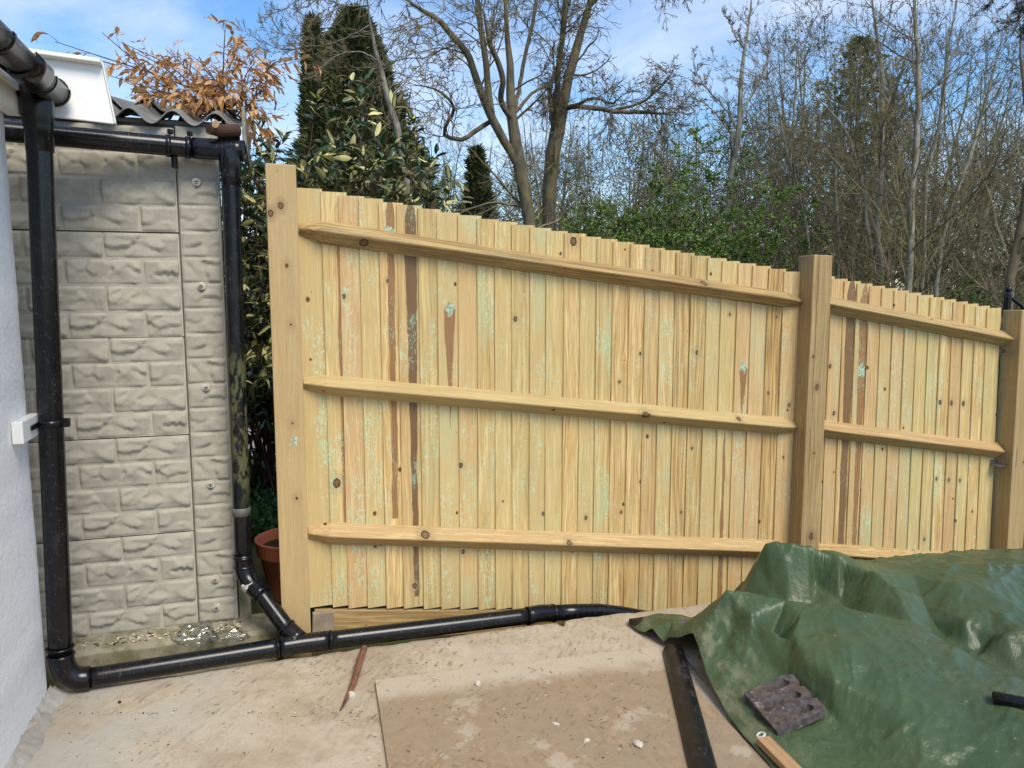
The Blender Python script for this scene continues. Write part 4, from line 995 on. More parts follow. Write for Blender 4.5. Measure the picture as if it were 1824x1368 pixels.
cl = mt.mix(mt.math('MULTIPLY', mt.ramp(mt.noise(mt.map(c, (1, 1, 1), loc=(2, 7, 0)), 2.1, 5, .6), .45, .65), .42), cl, (.085, .095, .045))
cl = mt.mix(mt.math('MULTIPLY', du, .28), cl, (.17, .18, .12))
# dried mud along the near-left border
bx = mt.xyz(c)[0]; mud = mt.math('MULTIPLY', mt.ramp(bx, 1.02, .78), mt.ramp(mt.noise(mt.map(c, (12, 5, 8)), 1, 6, .7), .50, .64))
cl = mt.mix(mt.math('MULTIPLY', mud, .25), cl, (.36, .31, .21))
fl = mt.math('MULTIPLY', mt.ramp(mt.noise(mt.map(c, (60, 30, 40), rot=(0, 0, .5)), 1, 5, .75), .66, .70), .55); cl = mt.mix(fl, cl, (.42, .43, .36))
mt.base(cl); mt.l(mt.math('ADD', mt.math('MULTIPLY', mt.math('MAXIMUM', du, mud), .30), .33), mt.b.inputs['Roughness'])
wv = mt.math('ADD', mt.math('ABSOLUTE', mt.math('SINE', mt.math('MULTIPLY', mt.xyz(c)[0], 1500.))), mt.math('ABSOLUTE', mt.math('SINE', mt.math('MULTIPLY', mt.xyz(c)[1], 1500.))))
mt.bump(mt.math('ADD', mt.math('ADD', mt.math('MULTIPLY', wv, .02), mt.noise(mt.map(mt.map(c, rot=(0, 0, .8)), (50, 14, 20)), 1, 4, .6)), mt.math('MULTIPLY', mt.noise(mt.map(mt.map(c, rot=(0, 0, .3)), (16, 60, 20)), 1, 3), .7)), .6, .005)
TARP = mt.m
tarp = empty('tarpaulin', (.9, 2.9, 0), 'crumpled dark green tarpaulin draped over a heap at lower right', 'tarpaulin')
sh = obj('sheet', V, Fq, TARP, tarp, True); so = sh.modifiers.new('thick', 'SOLIDIFY'); so.thickness = .0016; so.offset = -1
def tz(x, y): return float(max(tps(np.array([[x, y]]))[0], .017))
from mathutils.bvhtree import BVHTree
bvh = BVHTree.FromPolygons([tuple(v) for v in V], [tuple(f) for f in Fq.tolist()])
def drop(x, y):
    h = bvh.ray_cast(Vector((x, y, 2)), Vector((0, 0, -1))); return (h[0], h[1]) if h[0] else (Vector((x, y, .02)), Vector((0, 0, 1)))
def tarp_hit(u, v):
    h = bvh.ray_cast(EYEV, ray(u, v).normalized()); return (h[0], h[1]) if h[0] else (on_z(u, v, .1), Vector((0, 0, 1)))
EYEL = simple('eyelet_metal', (.62, .62, .58), (.5, .5, .46), .3, 50, 0)
for (x, y) in ((.553, 3.325), (.828, 2.40)):
    p, nn = drop(x, y)
    V, Fq = lathe([(.008, .001), (.009, .004), (.014, .004), (.017, .001)], tuple(p + nn * .001), tuple(nn), 20); obj('eyelet', V, Fq, EYEL, tarp, True)
hp, hn = drop(.556, 3.322)
V = []
ptsc = [(.530, 3.352), (.520, 3.315), (.545, 3.285), (.575, 3.31), (.60, 3.372)]
for q in ptsc:
    h, _ = drop(max(q[0], .533), q[1]); V.append((q[0] + .004, q[1], h.z + .004))
obj('corner_patch', np.array(V + [(a, b, c2 - .002) for a, b, c2 in V]), [np.array([(0, 1, 2), (0, 2, 3), (0, 3, 4)])], PIPE, tarp)
# what peeps out under it
V, Fq = boxVF((.76, 2.98, .017), (.10, -.03, 0), (.05, .2, 0), (0, 0, .065)); tag(bevel(obj('brick', V, Fq, BRICKM), .004), 'red brick in shadow under the lifted edge of the tarpaulin', 'brick')
V, Fq = boxVF((.735, 3.235, .0), (.07, .02, .0), (.01, .02, 0), (-.012, 0, .055)); tag(bevel(obj('slate_shard', V, Fq, TILEM), .003), 'small purple-grey slate shard standing behind the tarpaulin flap', 'slate')

# grooved dark block on the tarp
pL, pB_, pR, pT = [tarp_hit(*q)[0] for q in ((1328, 1247), (1386, 1311), (1449, 1245), (1392, 1192))]
nl = ((pR - pL).cross(pT - pB_)).normalized(); nl = nl if nl.z > 0 else -nl
cc = (pL + pR + pB_ + pT) / 4
exb = (pB_ - pL); exb = (exb - nl * exb.dot(nl)); lw = exb.length; exb.normalize(); eyb = nl.cross(exb); 
if eyb.dot(pT - pL) < 0: eyb = -eyb
lh = (pT - pL).length
def tile_mesh(w, h, th):
    nxs, nys = 66, 60; V = []
    for j in range(nys + 1):
        for i in range(nxs + 1):
            x = w * i / nxs; y = h * j / nys
            # scalloped far edge between the three flutes
            ph = ((x / w * 3) % 1)
            sc2 = .13 * h * max(0, 1 - abs(ph - .0) * 5) + .13 * h * max(0, 1 - abs(1 - ph) * 5)
            yy = y * (1 - sc2 / h) if y > h * .6 else y
            if y > h * .6: yy = h * .6 + (y - h * .6) * (1 - sc2 / (h * .4))
            z = th
            gx_ = (ph - .5) * w / 3; rad = w * .066
            inside = (.10 * h < yy < .80 * h)
            dx = abs(gx_); dy = max(0, .14 * h - yy, yy - .76 * h); dd = math.hypot(dx, dy)
            if dd < rad: z = th - .020 * max(0, 1 - (dd / rad) ** 2) ** .4
            z += .0012 * mnoise.noise(Vector((x * 50, yy * 50, 0)))
            V.append((x, yy, z))
    n1 = len(V); W = nxs + 1
    Fq = [(j * W + i, j * W + i + 1, (j + 1) * W + i + 1, (j + 1) * W + i) for j in range(nys) for i in range(nxs)]
    ng = [((V[f[0]][2] + V[f[2]][2]) / 2 < th - .008) for f in Fq]
    bd = [i for i in range(W)] + [j * W + nxs for j in range(1, nys + 1)] + [nys * W + i for i in range(nxs - 1, -1, -1)] + [j * W for j in range(nys - 1, 0, -1)]
    for b in bd: V.append((V[b][0], V[b][1], 0))
    nb = len(bd)
    for k in range(nb): k2 = (k + 1) % nb; Fq.append((bd[k], n1 + k, n1 + k2, bd[k2]))
    return V, np.array(Fq), ng
V, Fq, ng = tile_mesh(lw, lh, .027)
o = obj('grooved_block', V, Fq, TILEM); o.data.materials.append(simple('groove_dirt', (.045, .036, .030), (.12, .095, .072), .9, 45, .4))
for k_, g_ in enumerate(ng):
    if g_: o.data.polygons[k_].material_index = 1; o.matrix_basis = Matrix(((exb.x, eyb.x, nl.x, pL.x), (exb.y, eyb.y, nl.y, pL.y), (exb.z, eyb.z, nl.z, pL.z + .004), (0, 0, 0, 1)))
if Vector(exb).cross(eyb).dot(nl) < 0: o.matrix_basis = o.matrix_basis
tag(o, 'dark grey block with three long grooves and notched edge lying on the tarpaulin', 'block')
# wood offcut
h1, n1 = tarp_hit(1362, 1328); h2, _ = tarp_hit(1418, 1385)
ax = (h2 - h1); ax.normalize(); sd_ = ax.cross(Vector((0, 0, 1))).normalized(); upv = sd_.cross(ax)
if upv.z < 0: upv = -upv
m4 = Matrix(((upv.x, sd_.x, ax.x, h1.x), (upv.y, sd_.y, ax.y, h1.y), (upv.z, sd_.z, ax.z, h1.z + .003), (0, 0, 0, 1)))
V, Fq = boxVF((0, -.024, -.01), (.022, 0, 0), (0, .048, 0), (0, 0, .22)); o = obj('wood_offcut', V, Fq, wood('offcut_wood', (.46, .29, .14), (.36, .20, .09), (.2, .11, .05))); o.matrix_basis = m4; bevel(o, .002)
o['tone'] = .2; tag(o, 'short reddish wood offcut lying on the tarpaulin at the bottom edge', 'wood')
h1, _ = tarp_hit(1768, 1252); h2 = h1 + Vector((.45, -.19, .0)); 
h2.z = h1.z - .01
pp = pipe('pipe_offcut', [tuple(h1 + Vector((0, 0, .02))), tuple(h2 + Vector((0, 0, .02)))], .019, PIPE, None, n=6, wall=.003)
tag(pp, 'narrow black pipe end resting on the tarpaulin at the right edge', 'pipe')

# ------------------------------------------------------------------ little things on the slab
def pebble(u, v, size, label, mat=STONE, z=.016, seed=0):
    p = on_z(u, v, z); rr = random.Random(seed); V = []; F_ = []
    import bmesh
    bm = bmesh.new(); bmesh.ops.create_icosphere(bm, subdivisions=2, radius=1)
    for vt in bm.verts:
        c = vt.co; k = 1 + .35 * mnoise.noise(c * 1.3 + Vector((seed * 5, 0, 0))); vt.co = Vector((c.x * k * size[0], c.y * k * size[1], max(c.z * k, -.55) * size[2]))
    me = bpy.data.meshes.new('pebble'); bm.to_mesh(me); bm.free(); me.materials.append(mat)
    o = bpy.data.objects.new('stone', me); col.objects.link(o); o.location = (p.x, p.y, z + size[2] * .5); o.rotation_euler = (0, 0, seed * 1.3)
    return tag(o, label, 'stone')
pebble(851, 1220, (.013, .012, .011), 'round pale grey pebble near the left end of the strand board', seed=1)
pebble(990, 1291, (.013, .007, .006), 'small white stone chip in the middle of the strand board', seed=2)
pebble(1045, 1321, (.013, .009, .008), 'cream angular stone chip between two others on the strand board', seed=3)
pebble(1136, 1328, (.020, .014, .010), 'largest cream stone on the strand board beside the loose gutter', seed=4)
pebble(625, 1242, (.017, .016, .014), 'pale lump of mortar on the slab beside the brown strip of wood', seed=5, z=0)
pebble(180, 1190, (.01, .008, .006), 'pinkish white chip behind the ground drain at left', seed=6, z=.04)
pebble(62, 1290, (.010, .007, .006), 'tan stone chip on the white mortar strip by the wall', seed=7, z=.02, mat=CUTW)
pebble(213, 1252, (.006, .006, .006), 'small dark stone on the grey part of the slab near the elbow', seed=8, z=0, mat=SOIL)
# curled strip of bark
P = [on_z(649, 1154, .035), on_z(640, 1180, .03), on_z(632, 1210, .02), on_z(620, 1238, .012), on_z(606, 1266, .003)]
cen = resample(np.array(P), 26); V = []
for i, p in enumerate(cen):
    t = i / 25; w = .014 * math.sin(math.pi * min(1, .32 + t * .66)) ** .8 * (1 + .25 * mnoise.noise(Vector((t * 9, 0, 0)))); 
    for j in range(7):
        q = j / 6 - .5; V.append((p[0] + q * 2 * w, p[1] + .3 * q * w, p[2] * 1 + .011 * (1 - (2 * q) ** 2) * (1 - t * .7) + .002 + .003 * mnoise.noise(Vector((t * 12, q * 3, 5)))))
for j in range(7 * 26): V.append((V[j][0], V[j][1], V[j][2] - .004))
o_ = 182; Fq = [(i * 7 + j, i * 7 + j + 1, i * 7 + j + 8, i * 7 + j + 7) for i in range(25) for j in range(6)]
Fq += [tuple(o_ + a for a in f[::-1]) for f in Fq]; Fq += [(i * 7, i * 7 + 7, o_ + i * 7 + 7, o_ + i * 7) for i in range(25)] + [(i * 7 + 13, i * 7 + 6, o_ + i * 7 + 6, o_ + i * 7 + 13) for i in range(25)]
tag(obj('wood_strip', V, np.array(Fq), RUST, smooth=True), 'rusty brown curled wood splinter lying on the slab beside the strand board', 'wood')

# crumpled clear plastic bag
import bmesh
mb = M('clear_plastic', .12, .6); mb.base((.8, .82, .8)); tr = mb.n('ShaderNodeBsdfTransparent'); tr.inputs[0].default_value = (.95, .96, .95, 1)
gl = mb.n('ShaderNodeBsdfGlossy'); gl.inputs['Roughness'].default_value = .12; fz = mb.n('ShaderNodeLayerWeight'); fz.inputs[0].default_value = .35
ms = mb.n('ShaderNodeMixShader'); mb.l(mb.math('ADD', mb.math('MULTIPLY', fz.outputs[1], .42), .07), ms.inputs[0]); mb.l(tr.outputs[0], ms.inputs[1]); mb.l(gl.outputs[0], ms.inputs[2]); mb.l(ms.outputs[0], mb.out.inputs[0])
def crumple(c, r3, seed, sub=5):
    bm = bmesh.new(); bmesh.ops.create_icosphere(bm, subdivisions=sub, radius=1)
    for v in bm.verts:
        q = v.co.copy(); k = 1 + .40 * (abs(mnoise.noise(q * 1.8 + Vector((seed, 0, 0)))) * 2 - .6) + .16 * (abs(mnoise.noise(q * 4 + Vector((0, seed, 0)))) * 2 - .5) + .03 * mnoise.noise(q * 9)
        v.co = Vector((q.x * r3[0] * k, q.y * r3[1] * k, max(q.z * k, -.25) * r3[2]))
    me = bpy.data.meshes.new('plastic'); bm.to_mesh(me); bm.free(); me.materials.append(mb.m); me.polygons.foreach_set('use_smooth', np.ones(len(me.polygons), dtype=bool)); return me
me = crumple(None, (.085, .05, .06), 3, 4); o = bpy.data.objects.new('plastic_bag', me); col.objects.link(o); o.location = tuple(np.array(on_z(352, 1140, .05)) + np.array([0, 0, .012])); o.rotation_euler = (0, 0, .4)
tag(o, 'crumpled clear plastic bag on the mossy ledge behind the ground drain', 'plastic bag')
me = crumple(None, (.085, .035, .035), 9, 4); o2 = link('bag_end', me); o2.location = tuple(np.array(on_z(408, 1138, .05)) + np.array([0, 0, .005])); o2.rotation_euler = (0, 0, .2); put(o2, o)

# debris: chips and dust on the ledge and the slab (uncountable)
def scatter_chips(n, fn, smin, smax, mat, name, seed=1):
    r = np.random.default_rng(seed); V = []; Fq = []
    base = np.array([(-1, -1, 0), (1, -1, 0), (1, 1, 0), (-1, 1, 0), (-.6, -.7, 1), (.7, -.5, 1), (.5, .6, 1), (-.7, .5, 1)])
    f0 = np.array([(4, 5, 6, 7), (0, 1, 5, 4), (1, 2, 6, 5), (2, 3, 7, 6), (3, 0, 4, 7)])
    for i in range(n):
        x, y, z = fn(r); s = smin + (smax - smin) * r.random() ** 3; a = r.random() * 6.3
        b = base * (1 + .5 * (r.random((8, 3)) - .5)) * np.array([s, s * r.uniform(.4, 1), s * r.uniform(.2, .7)])
        c_, s_ = math.cos(a), math.sin(a); b = np.stack([b[:, 0] * c_ - b[:, 1] * s_, b[:, 0] * s_ + b[:, 1] * c_, b[:, 2]], -1) + (x, y, z)
        V.append(b); Fq.append(f0 + 8 * i)
    return tag(obj(name, np.vstack(V), np.vstack(Fq), mat), kind='stuff')
def ledge(r): s = r.uniform(-.75, .02); p = G(s, r.uniform(.0, .11) ** 1, .041); return p
scatter_chips(420, ledge, .0012, .007, STONE, 'stone_chips', 3)
scatter_chips(260, ledge, .0015, .008, SOIL, 'soil_crumbs', 4)
def slabp(r):
    x = r.uniform(-1.55, .6); y = r.uniform(2.2, 3.3)
    if y > 3.05 + .3 * (x + .74): y = 2.6
    inside = (x > -.528 + .0) and (y < 2.8 + .25 * (x + .528))
    return (x, y, .0165 if inside else .001)
scatter_chips(260, slabp, .0008, .0035, SOIL, 'soil_specks', 5); scatter_chips(260, slabp, .0008, .0045, STONE, 'grit', 6)
def osbp(r):
    x = r.uniform(-.35, .55); y = r.uniform(2.25, 2.95); return (x, min(y, 2.75 + .25 * (x + .5)), .0165)
def slivers(n, fn, mat, name, seed):
    r = np.random.default_rng(seed); P = []; Rr = []
    for i in range(n):
        x, y, z = fn(r); a = r.random() * 6.3; l = r.uniform(.006, .03); c_ = r.uniform(-.4, .4)
        pts = [(x + math.cos(a + c_ * t) * l * t, y + math.sin(a + c_ * t) * l * t, z + .0015 + .002 * math.sin(t * 3)) for t in (0, .33, .66, 1)]
        P.append(pts); Rr.append([.0006, .001, .001, .0004])
    V, Fs = tubesVF(np.array(P), np.array(Rr), 3); return tag(obj(name, V, Fs, mat), kind='stuff')
slivers(70, osbp, B_TWIG, 'wood_slivers', 8); slivers(50, slabp, B_TWIG, 'twig_bits', 9)

# terracotta pot behind the post
pot = empty('plant_pot', (-1.115, 3.80, -.04), 'terracotta plant pot of dark soil half hidden behind the fence end post', 'plant pot')
V, Fq = lathe([(0, 0), (.12, 0), (.126, .01), (.165, .22), (.176, .225), (.180, .235), (.187, .30), (.19, .305), (.180, .308), (.176, .30), (.168, .25)], (-1.115, 3.80, -.04), (0, 0, 1), 40); obj('pot_body', V, Fq, TERRA, pot, True)
V, Fq = lathe([(.170, .252), (.10, .262), (.05, .266), (0, .262)], (-1.115, 3.80, -.04), (0, 0, 1), 40); obj('potting_soil', V, Fq, SOIL, pot)

# ------------------------------------------------------------------ vegetation generators
def rnd_perp(T):
    q = rng.normal(size=T.shape); q -= T * np.sum(q * T, 1, keepdims=True); return q / (np.linalg.norm(q, axis=1, keepdims=True) + 1e-9)
def nrmz(a): return a / (np.linalg.norm(a, axis=-1, keepdims=True) + 1e-9)
def grow(P0, D0, L, Rr, K, jit, up, rtip=.3, upend=None):
    N = len(P0); P = np.zeros((N, K + 1, 3)); P[:, 0] = P0; D = nrmz(D0); st = L[:, None] / K
    for k in range(K):
        u = up if upend is None else up + (upend - up) * k / (K - 1)
        D = nrmz(D + rng.normal(size=D.shape) * jit + np.array([0, 0, u])); P[:, k + 1] = P[:, k] + D * st
    t = np.linspace(0, 1, K + 1); return P, Rr[:, None] * (1 - (1 - rtip) * t)[None]
def spawn(P, Rd, n, tmin, tmax, ang, rl, Lp, angj=.25, rr=.55, lentaper=.6, minr=.0):
    N, K1, _ = P.shape; n_ = max(1, int(n)); idx = np.repeat(np.arange(N), n_); t = rng.uniform(tmin, tmax, len(idx)) * (K1 - 1)
    k = np.minimum(t.astype(int), K1 - 2); f = (t - k)[:, None]; p = P[idx, k] * (1 - f) + P[idx, k + 1] * f; T = nrmz(P[idx, k + 1] - P[idx, k])
    a = ang + rng.normal(size=len(idx)) * angj; d = T * np.cos(a)[:, None] + rnd_perp(T) * np.sin(a)[:, None]
    L = Lp[idx] * rl * (1 - lentaper * t / (K1 - 1)) * rng.uniform(.6, 1.25, len(idx)); r_ = np.maximum((Rd[idx, k] * (1 - f[:, 0]) + Rd[idx, k + 1] * f[:, 0]) * rr, minr)
    return p, d, L, r_
def crown_from(P, Rd, L, levels, minr):
    """levels: list of dicts; returns tube parts and the tips of the last level"""
    parts = []; last = None
    for lv in levels:
        p, d, l, r_ = spawn(P, Rd, lv['n'], lv.get('t0', .25), lv.get('t1', 1.), lv['ang'], lv['rl'], L, lv.get('aj', .25), lv.get('rr', .55), lv.get('lt', .55), minr)
        if 'flat' in lv: d[:, 2] *= lv['flat']; d = nrmz(d)
        if 'dz' in lv: d[:, 2] += lv['dz']; d = nrmz(d)
        P, Rd = grow(p, d, l, r_, lv['K'], lv['jit'], lv['up'], .35, lv.get('upend')); L = l
        parts.append(tubesVF(P, Rd, lv.get('sides', 3))); last = (P, Rd)
    return parts, last
def leaf_cloud(P, D, size, w=.35, tip=None, seed=0, fold=.25):
    """folded two-quad leaves: base P, direction D, length size"""
    N = len(P); D = nrmz(D); S = rnd_perp(D); Nn = np.cross(D, S); sz = np.asarray(size)[:, None] * np.ones((N, 1))
    a = P; b = P + D * sz; m1 = P + D * sz * .45 + S * sz * w * .5 + Nn * sz * w * fold; m2 = P + D * sz * .45 - S * sz * w * .5 + Nn * sz * w * fold
    V = np.stack([a, m1, b, m2], 1).reshape(-1, 3); i = np.arange(N)[:, None] * 4
    return V, [np.concatenate([i + np.array([[0, 1, 2]]), i + np.array([[0, 2, 3]])])], np.repeat(rng.random(N), 4)
def along(P, n, t0=.2):
    N, K1, _ = P.shape; idx = np.repeat(np.arange(N), n); t = rng.uniform(t0, 1, len(idx)) * (K1 - 1); k = np.minimum(t.astype(int), K1 - 2); f = (t - k)[:, None]
    return P[idx, k] * (1 - f) + P[idx, k + 1] * f, nrmz(P[idx, k + 1] - P[idx, k])

def px_path(tr, D, d_end=None):
    """trunk traced as (u, v, half width in photo pixels); stands at distance D"""
    out = []
    for i, (u, v, w) in enumerate(tr):
        Dd = D if d_end is None else D + (d_end - D) * i / (len(tr) - 1)
        p = on_Y(u, v, Dd); out.append((p.x, p.y, p.z, w / FOC * Dd * .84))
    return np.array(out)
def trunk_tree(name, label, traces, D, barkm, levels, minr, group=None, cat='tree', leaves=None, twig=None, dj=0.):
    """first trace is the main stem continued down to the ground"""
    paths = []
    for i, tr in enumerate(traces):
        P = px_path(tr, D, D + (dj * random.uniform(-1, 1) if i else 0))
        if i == 0:
            g_ = P[0].copy(); g0_ = gz(g_[0], g_[1]) - .1; lean = (P[0] - P[1]) ; k = (g0_ - g_[2]) / (lean[2] if abs(lean[2]) > .01 else -1)
            b = g_ + lean * k * .3; b[2] = g0_; b[3] = g_[3] * 1.25; b[1] = g_[1]
            P = np.vstack([b, P])
        paths.append(P)
    b = paths[0][0]; root = empty(name, (b[0], b[1], b[2]), label, cat, group)
    K = 22; PP = np.array([resample(p, K) for p in paths]); PP[:, -6:, 3] *= np.linspace(1, .22, 6)[None]
    # slight wander
    jn = rng.normal(size=PP[:, :, :3].shape) * .004 * D / 8; PP[:, 1:-1, :3] += jn[:, 1:-1]
    V, Fs = tubesVF(PP[:, :, :3], PP[:, :, 3], 9); obj('trunk', V, Fs, barkm, root, True)
    Ls = np.array([np.sum(np.linalg.norm(np.diff(p[:, :3], axis=0), axis=1)) for p in PP])
    Lref = np.minimum(Ls, np.median(Ls) * 1.3)
    parts, last = crown_from(PP[:, :, :3], PP[:, :, 3], Lref, levels, minr)
    Vm, Fm = merge(parts); cr = obj('crown', Vm, Fm, twig or B_TWIG, root)
    if leaves:
        pos, T = along(last[0], leaves['n'], .1); q = nrmz(T + rng.normal(size=T.shape) * .9)
        V, Fs, at = leaf_cloud(pos, q, leaves['size'] * rng.uniform(.6, 1.3, len(pos)), leaves.get('w', .5)); lf = obj('leaves', V, Fs, leaves['mat'], cr, attr=at); lf['kind'] = 'stuff'
    return root

# ------------------------------------------------------------------ far wood (one mass), then nearer trees
def bare_proto(h, seed, spread=.42, dens=1.):
    global rng; rng = np.random.default_rng(seed)
    P0 = np.zeros((1, 3)); D0 = np.array([[rng.normal() * .06, rng.normal() * .06, 1]]); P, Rd = grow(P0, D0, np.array([h]), np.array([h * .009]), 14, .04, .03, .15)
    parts = [tubesVF(P, Rd, 5)]
    lv = [dict(n=int(20 * dens), t0=.18, ang=.75, rl=spread, K=6, jit=.10, up=.06, sides=3, rr=.5), dict(n=6, t0=.15, ang=.65, rl=.5, K=4, jit=.14, up=.05, rr=.55), dict(n=5, t0=.1, ang=.6, rl=.55, K=2, jit=.16, up=.04, rr=.6)]
    p2, _ = crown_from(P, Rd, np.array([h]), lv, .0044 * h / 8)
    return merge(parts + p2)
protos = [bare_proto(9, 100 + i, .30 + .05 * (i % 3)) for i in range(4)]
rng = np.random.default_rng(5)
parts = []
def place_proto(i, x, y, s, rot):
    V, Fs = protos[i]; c_, s_ = math.cos(rot), math.sin(rot)
    q = V * s; q = np.stack([q[:, 0] * c_ - q[:, 1] * s_, q[:, 0] * s_ + q[:, 1] * c_, q[:, 2]], -1) + np.array([x, y, gz(x, y) - .3]); return q, Fs
for i in range(92):
    Y_ = rng.uniform(19, 34); u = -150 + 2150 * (i + .5) / 92 + rng.normal() * 25; x = (u - 912) / FOC * Y_
    # skyline heights read off the photograph
    top = np.interp(u, [300, 480, 760, 800, 900, 1000, 1100, 1200, 1280, 1360, 1460, 1600, 1720, 1824], [300, 290, 250, 235, 225, 205, 175, 185, 210, 120, 60, 40, 110, 140]) + rng.normal() * 18
    ph = on_Y(u, top, Y_).z - gz(x, Y_) + .3
    parts.append(place_proto(i % 4, x, Y_, ph / 9. * rng.uniform(.9, 1.03), rng.uniform(0, 6.3)))
V, Fm = merge(parts); tag(obj('distant_wood', V, Fm, B_TWIGD), 'bare grey-brown wood behind the fence reading as one mass of twigs', 'wood', kind='stuff')
pos = []
for i in range(30000):
    u = rng.uniform(1330, 1900); top = np.interp(u, [1330, 1400, 1480, 1640, 1700, 1824], [200, 90, 60, 60, 130, 170]) + 60 * mnoise.noise(Vector((u * .02, 1, 0))); p = on_Y(u, top + 330 * rng.random() ** .8, rng.uniform(13, 22)); pos.append((p.x, p.y, p.z))
pos = np.array(pos); dcl = np.array([mnoise.noise(Vector(p) * 1.1) for p in pos]); pos = pos[dcl > -.05]
V, Fs, at = leaf_cloud(pos, nrmz(rng.normal(size=pos.shape)), rng.uniform(.018, .05, len(pos)), .5)
tag(obj('opening_buds', V, Fs, L_BUD, attr=at), 'olive haze of opening buds and catkins through the right-hand wood', 'buds', kind='stuff')
# low scrub that closes the foot of the wood
pos = []
for i in range(70000):
    Y_ = rng.uniform(13, 20); u = rng.uniform(640, 1900); top = np.interp(u, [640, 760, 860, 1000, 1200, 1400, 1824], [330, 300, 290, 250, 225, 200, 240]) + 90 * mnoise.noise(Vector((u * .011, 5, 0))) + 50 * mnoise.noise(Vector((u * .04, 9, 0))); v = top + 330 * rng.random() ** .62
    p = on_Y(u, v, Y_); pos.append((p.x, p.y, p.z))
pos = np.array(pos); dcl = np.array([mnoise.noise(Vector(p) * .8) for p in pos]); pos = pos[dcl > -.22]
dirs = nrmz(rng.normal(size=pos.shape) + np.array([0, 0, .9]))
P, Rd = grow(pos[::2], dirs[::2], rng.uniform(.25, .9, len(pos[::2])), np.full(len(pos[::2]), .0075), 2, .25, .05)
V, Fs = tubesVF(P, Rd, 3); tag(obj('undergrowth_twigs', V, Fs, B_TWIGD), 'tangle of brown undergrowth twigs behind the fence', 'undergrowth', kind='stuff')
V, Fs, at = leaf_cloud(pos[1::2], nrmz(rng.normal(size=pos[1::2].shape)), rng.uniform(.03, .085, len(pos[1::2])), .5)
tag(obj('undergrowth_leaves', V, Fs, leafmat('undergrowth_leaf', (.055, .08, .02), (.12, .12, .04), 0, .7), attr=at), 'dull green ground cover leaves behind the fence', 'undergrowth', kind='stuff')

ash_lv = [dict(n=13, t0=.34, ang=.9, rl=.46, K=9, jit=.14, up=-.02, upend=.06, sides=4, rr=.26, aj=.3, lt=.25), dict(n=10, t0=.12, ang=.75, rl=.48, K=8, jit=.13, up=-.16, upend=.22, sides=3, rr=.5, lt=.4), dict(n=4, t0=.15, ang=.65, rl=.55, K=6, jit=.09, up=-.26, upend=.42, sides=3, rr=.6, lt=.3)]
trunk_tree('ash_tree', 'tall bare ash with several upright stems left of centre', [
    [(945, 430, 13), (936, 350, 14), (926, 296, 14), (916, 235, 12), (910, 184, 10), (907, 99, 7), (898, 0, 6), (892, -120, 4)],
    [(926, 300, 9), (895, 245, 9), (874, 206, 9), (854, 158, 8), (834, 99, 7), (808, 66, 7), (781, 36, 5.5), (729, 3, 4), (690, -40, 2)],
    [(876, 208, 8), (870, 165, 7), (864, 99, 6.5), (854, 33, 6), (849, -20, 5), (846, -130, 3)],
    [(912, 215, 6), (893, 180, 6), (893, 131, 6), (871, 72, 5), (862, 20, 3.5)],
    [(914, 210, 6), (920, 180, 4.5), (933, 115, 4), (956, 0, 3.5), (970, -90, 2)],
    [(878, 214, 5), (847, 234, 5), (821, 248, 4.5), (790, 238, 4), (808, 197, 3.5), (795, 171, 3), (762, 155, 2.5), (722, 151, 1.5)],
    [(918, 200, 4), (950, 165, 3), (975, 155, 3), (992, 190, 2)]], 8.5, B_ASH, ash_lv, .0040, dj=1.2)
trunk_tree('ash_tree', 'thick bare ash with paired leaning stems just right of the first ash', [
    [(977, 430, 14), (978, 350, 15), (982, 290, 15), (991, 238, 16), (1003, 180, 12), (1012, 140, 10), (1026, 90, 9.5), (1046, 22, 9), (1062, -40, 7), (1085, -130, 4)],
    [(990, 235, 9), (988, 205, 7), (992, 157, 6.5), (999, 91, 6), (1006, 18, 6), (1008, -100, 4)],
    [(984, 215, 6), (980, 183, 4.5), (982, 146, 4), (994, 116, 3)],
    [(1000, 192, 6), (1046, 191, 5), (1101, 199, 4.5), (1156, 201, 3.5), (1214, 206, 1.5)],
    [(1090, 197, 3), (1141, 183, 2.6), (1178, 153, 2), (1207, 128, 1)],
    [(1050, 10, 6), (1090, -30, 5), (1150, -50, 4), (1240, -40, 3)],
    [(1003, 195, 4), (1060, 175, 3), (1090, 185, 2.5), (1110, 165, 1.5)]], 9.3, B_ASH, ash_lv, .0042, dj=1.2)
sil_lv = [dict(n=20, t0=.25, ang=.95, rl=.48, K=8, jit=.14, up=.02, sides=4, rr=.3, flat=.6), dict(n=7, t0=.15, ang=.7, rl=.5, K=6, jit=.15, up=.03, rr=.55), dict(n=5, t0=.2, ang=.6, rl=.5, K=5, jit=.15, up=.05, rr=.6)]
trunk_tree('silver_tree', 'slender lichen-grey leaning tree in front of the dark conifer', [
    [(726, 330, 7.5), (716, 270, 7.5), (703, 214, 7), (690, 170, 6.5), (683, 140, 6.5), (673, 109, 6), (660, 49, 4.5), (653, 0, 3.5), (648, -60, 2.5)],
    [(660, 45, 1.8), (600, 75, 1.6), (540, 85, 1.3), (500, 88, 1), (455, 70, .6)], [(655, 10, 1.8), (610, 10, 1.5), (560, -10, 1.2), (500, 20, .7)], [(676, 110, 1.8), (640, 92, 1.5), (600, 100, 1.2), (560, 130, .7)],
    [(690, 175, 1.8), (730, 140, 1.4), (765, 100, 1), (790, 70, .6)]], 6.6, B_SILV, sil_lv, .0026, dj=.6)
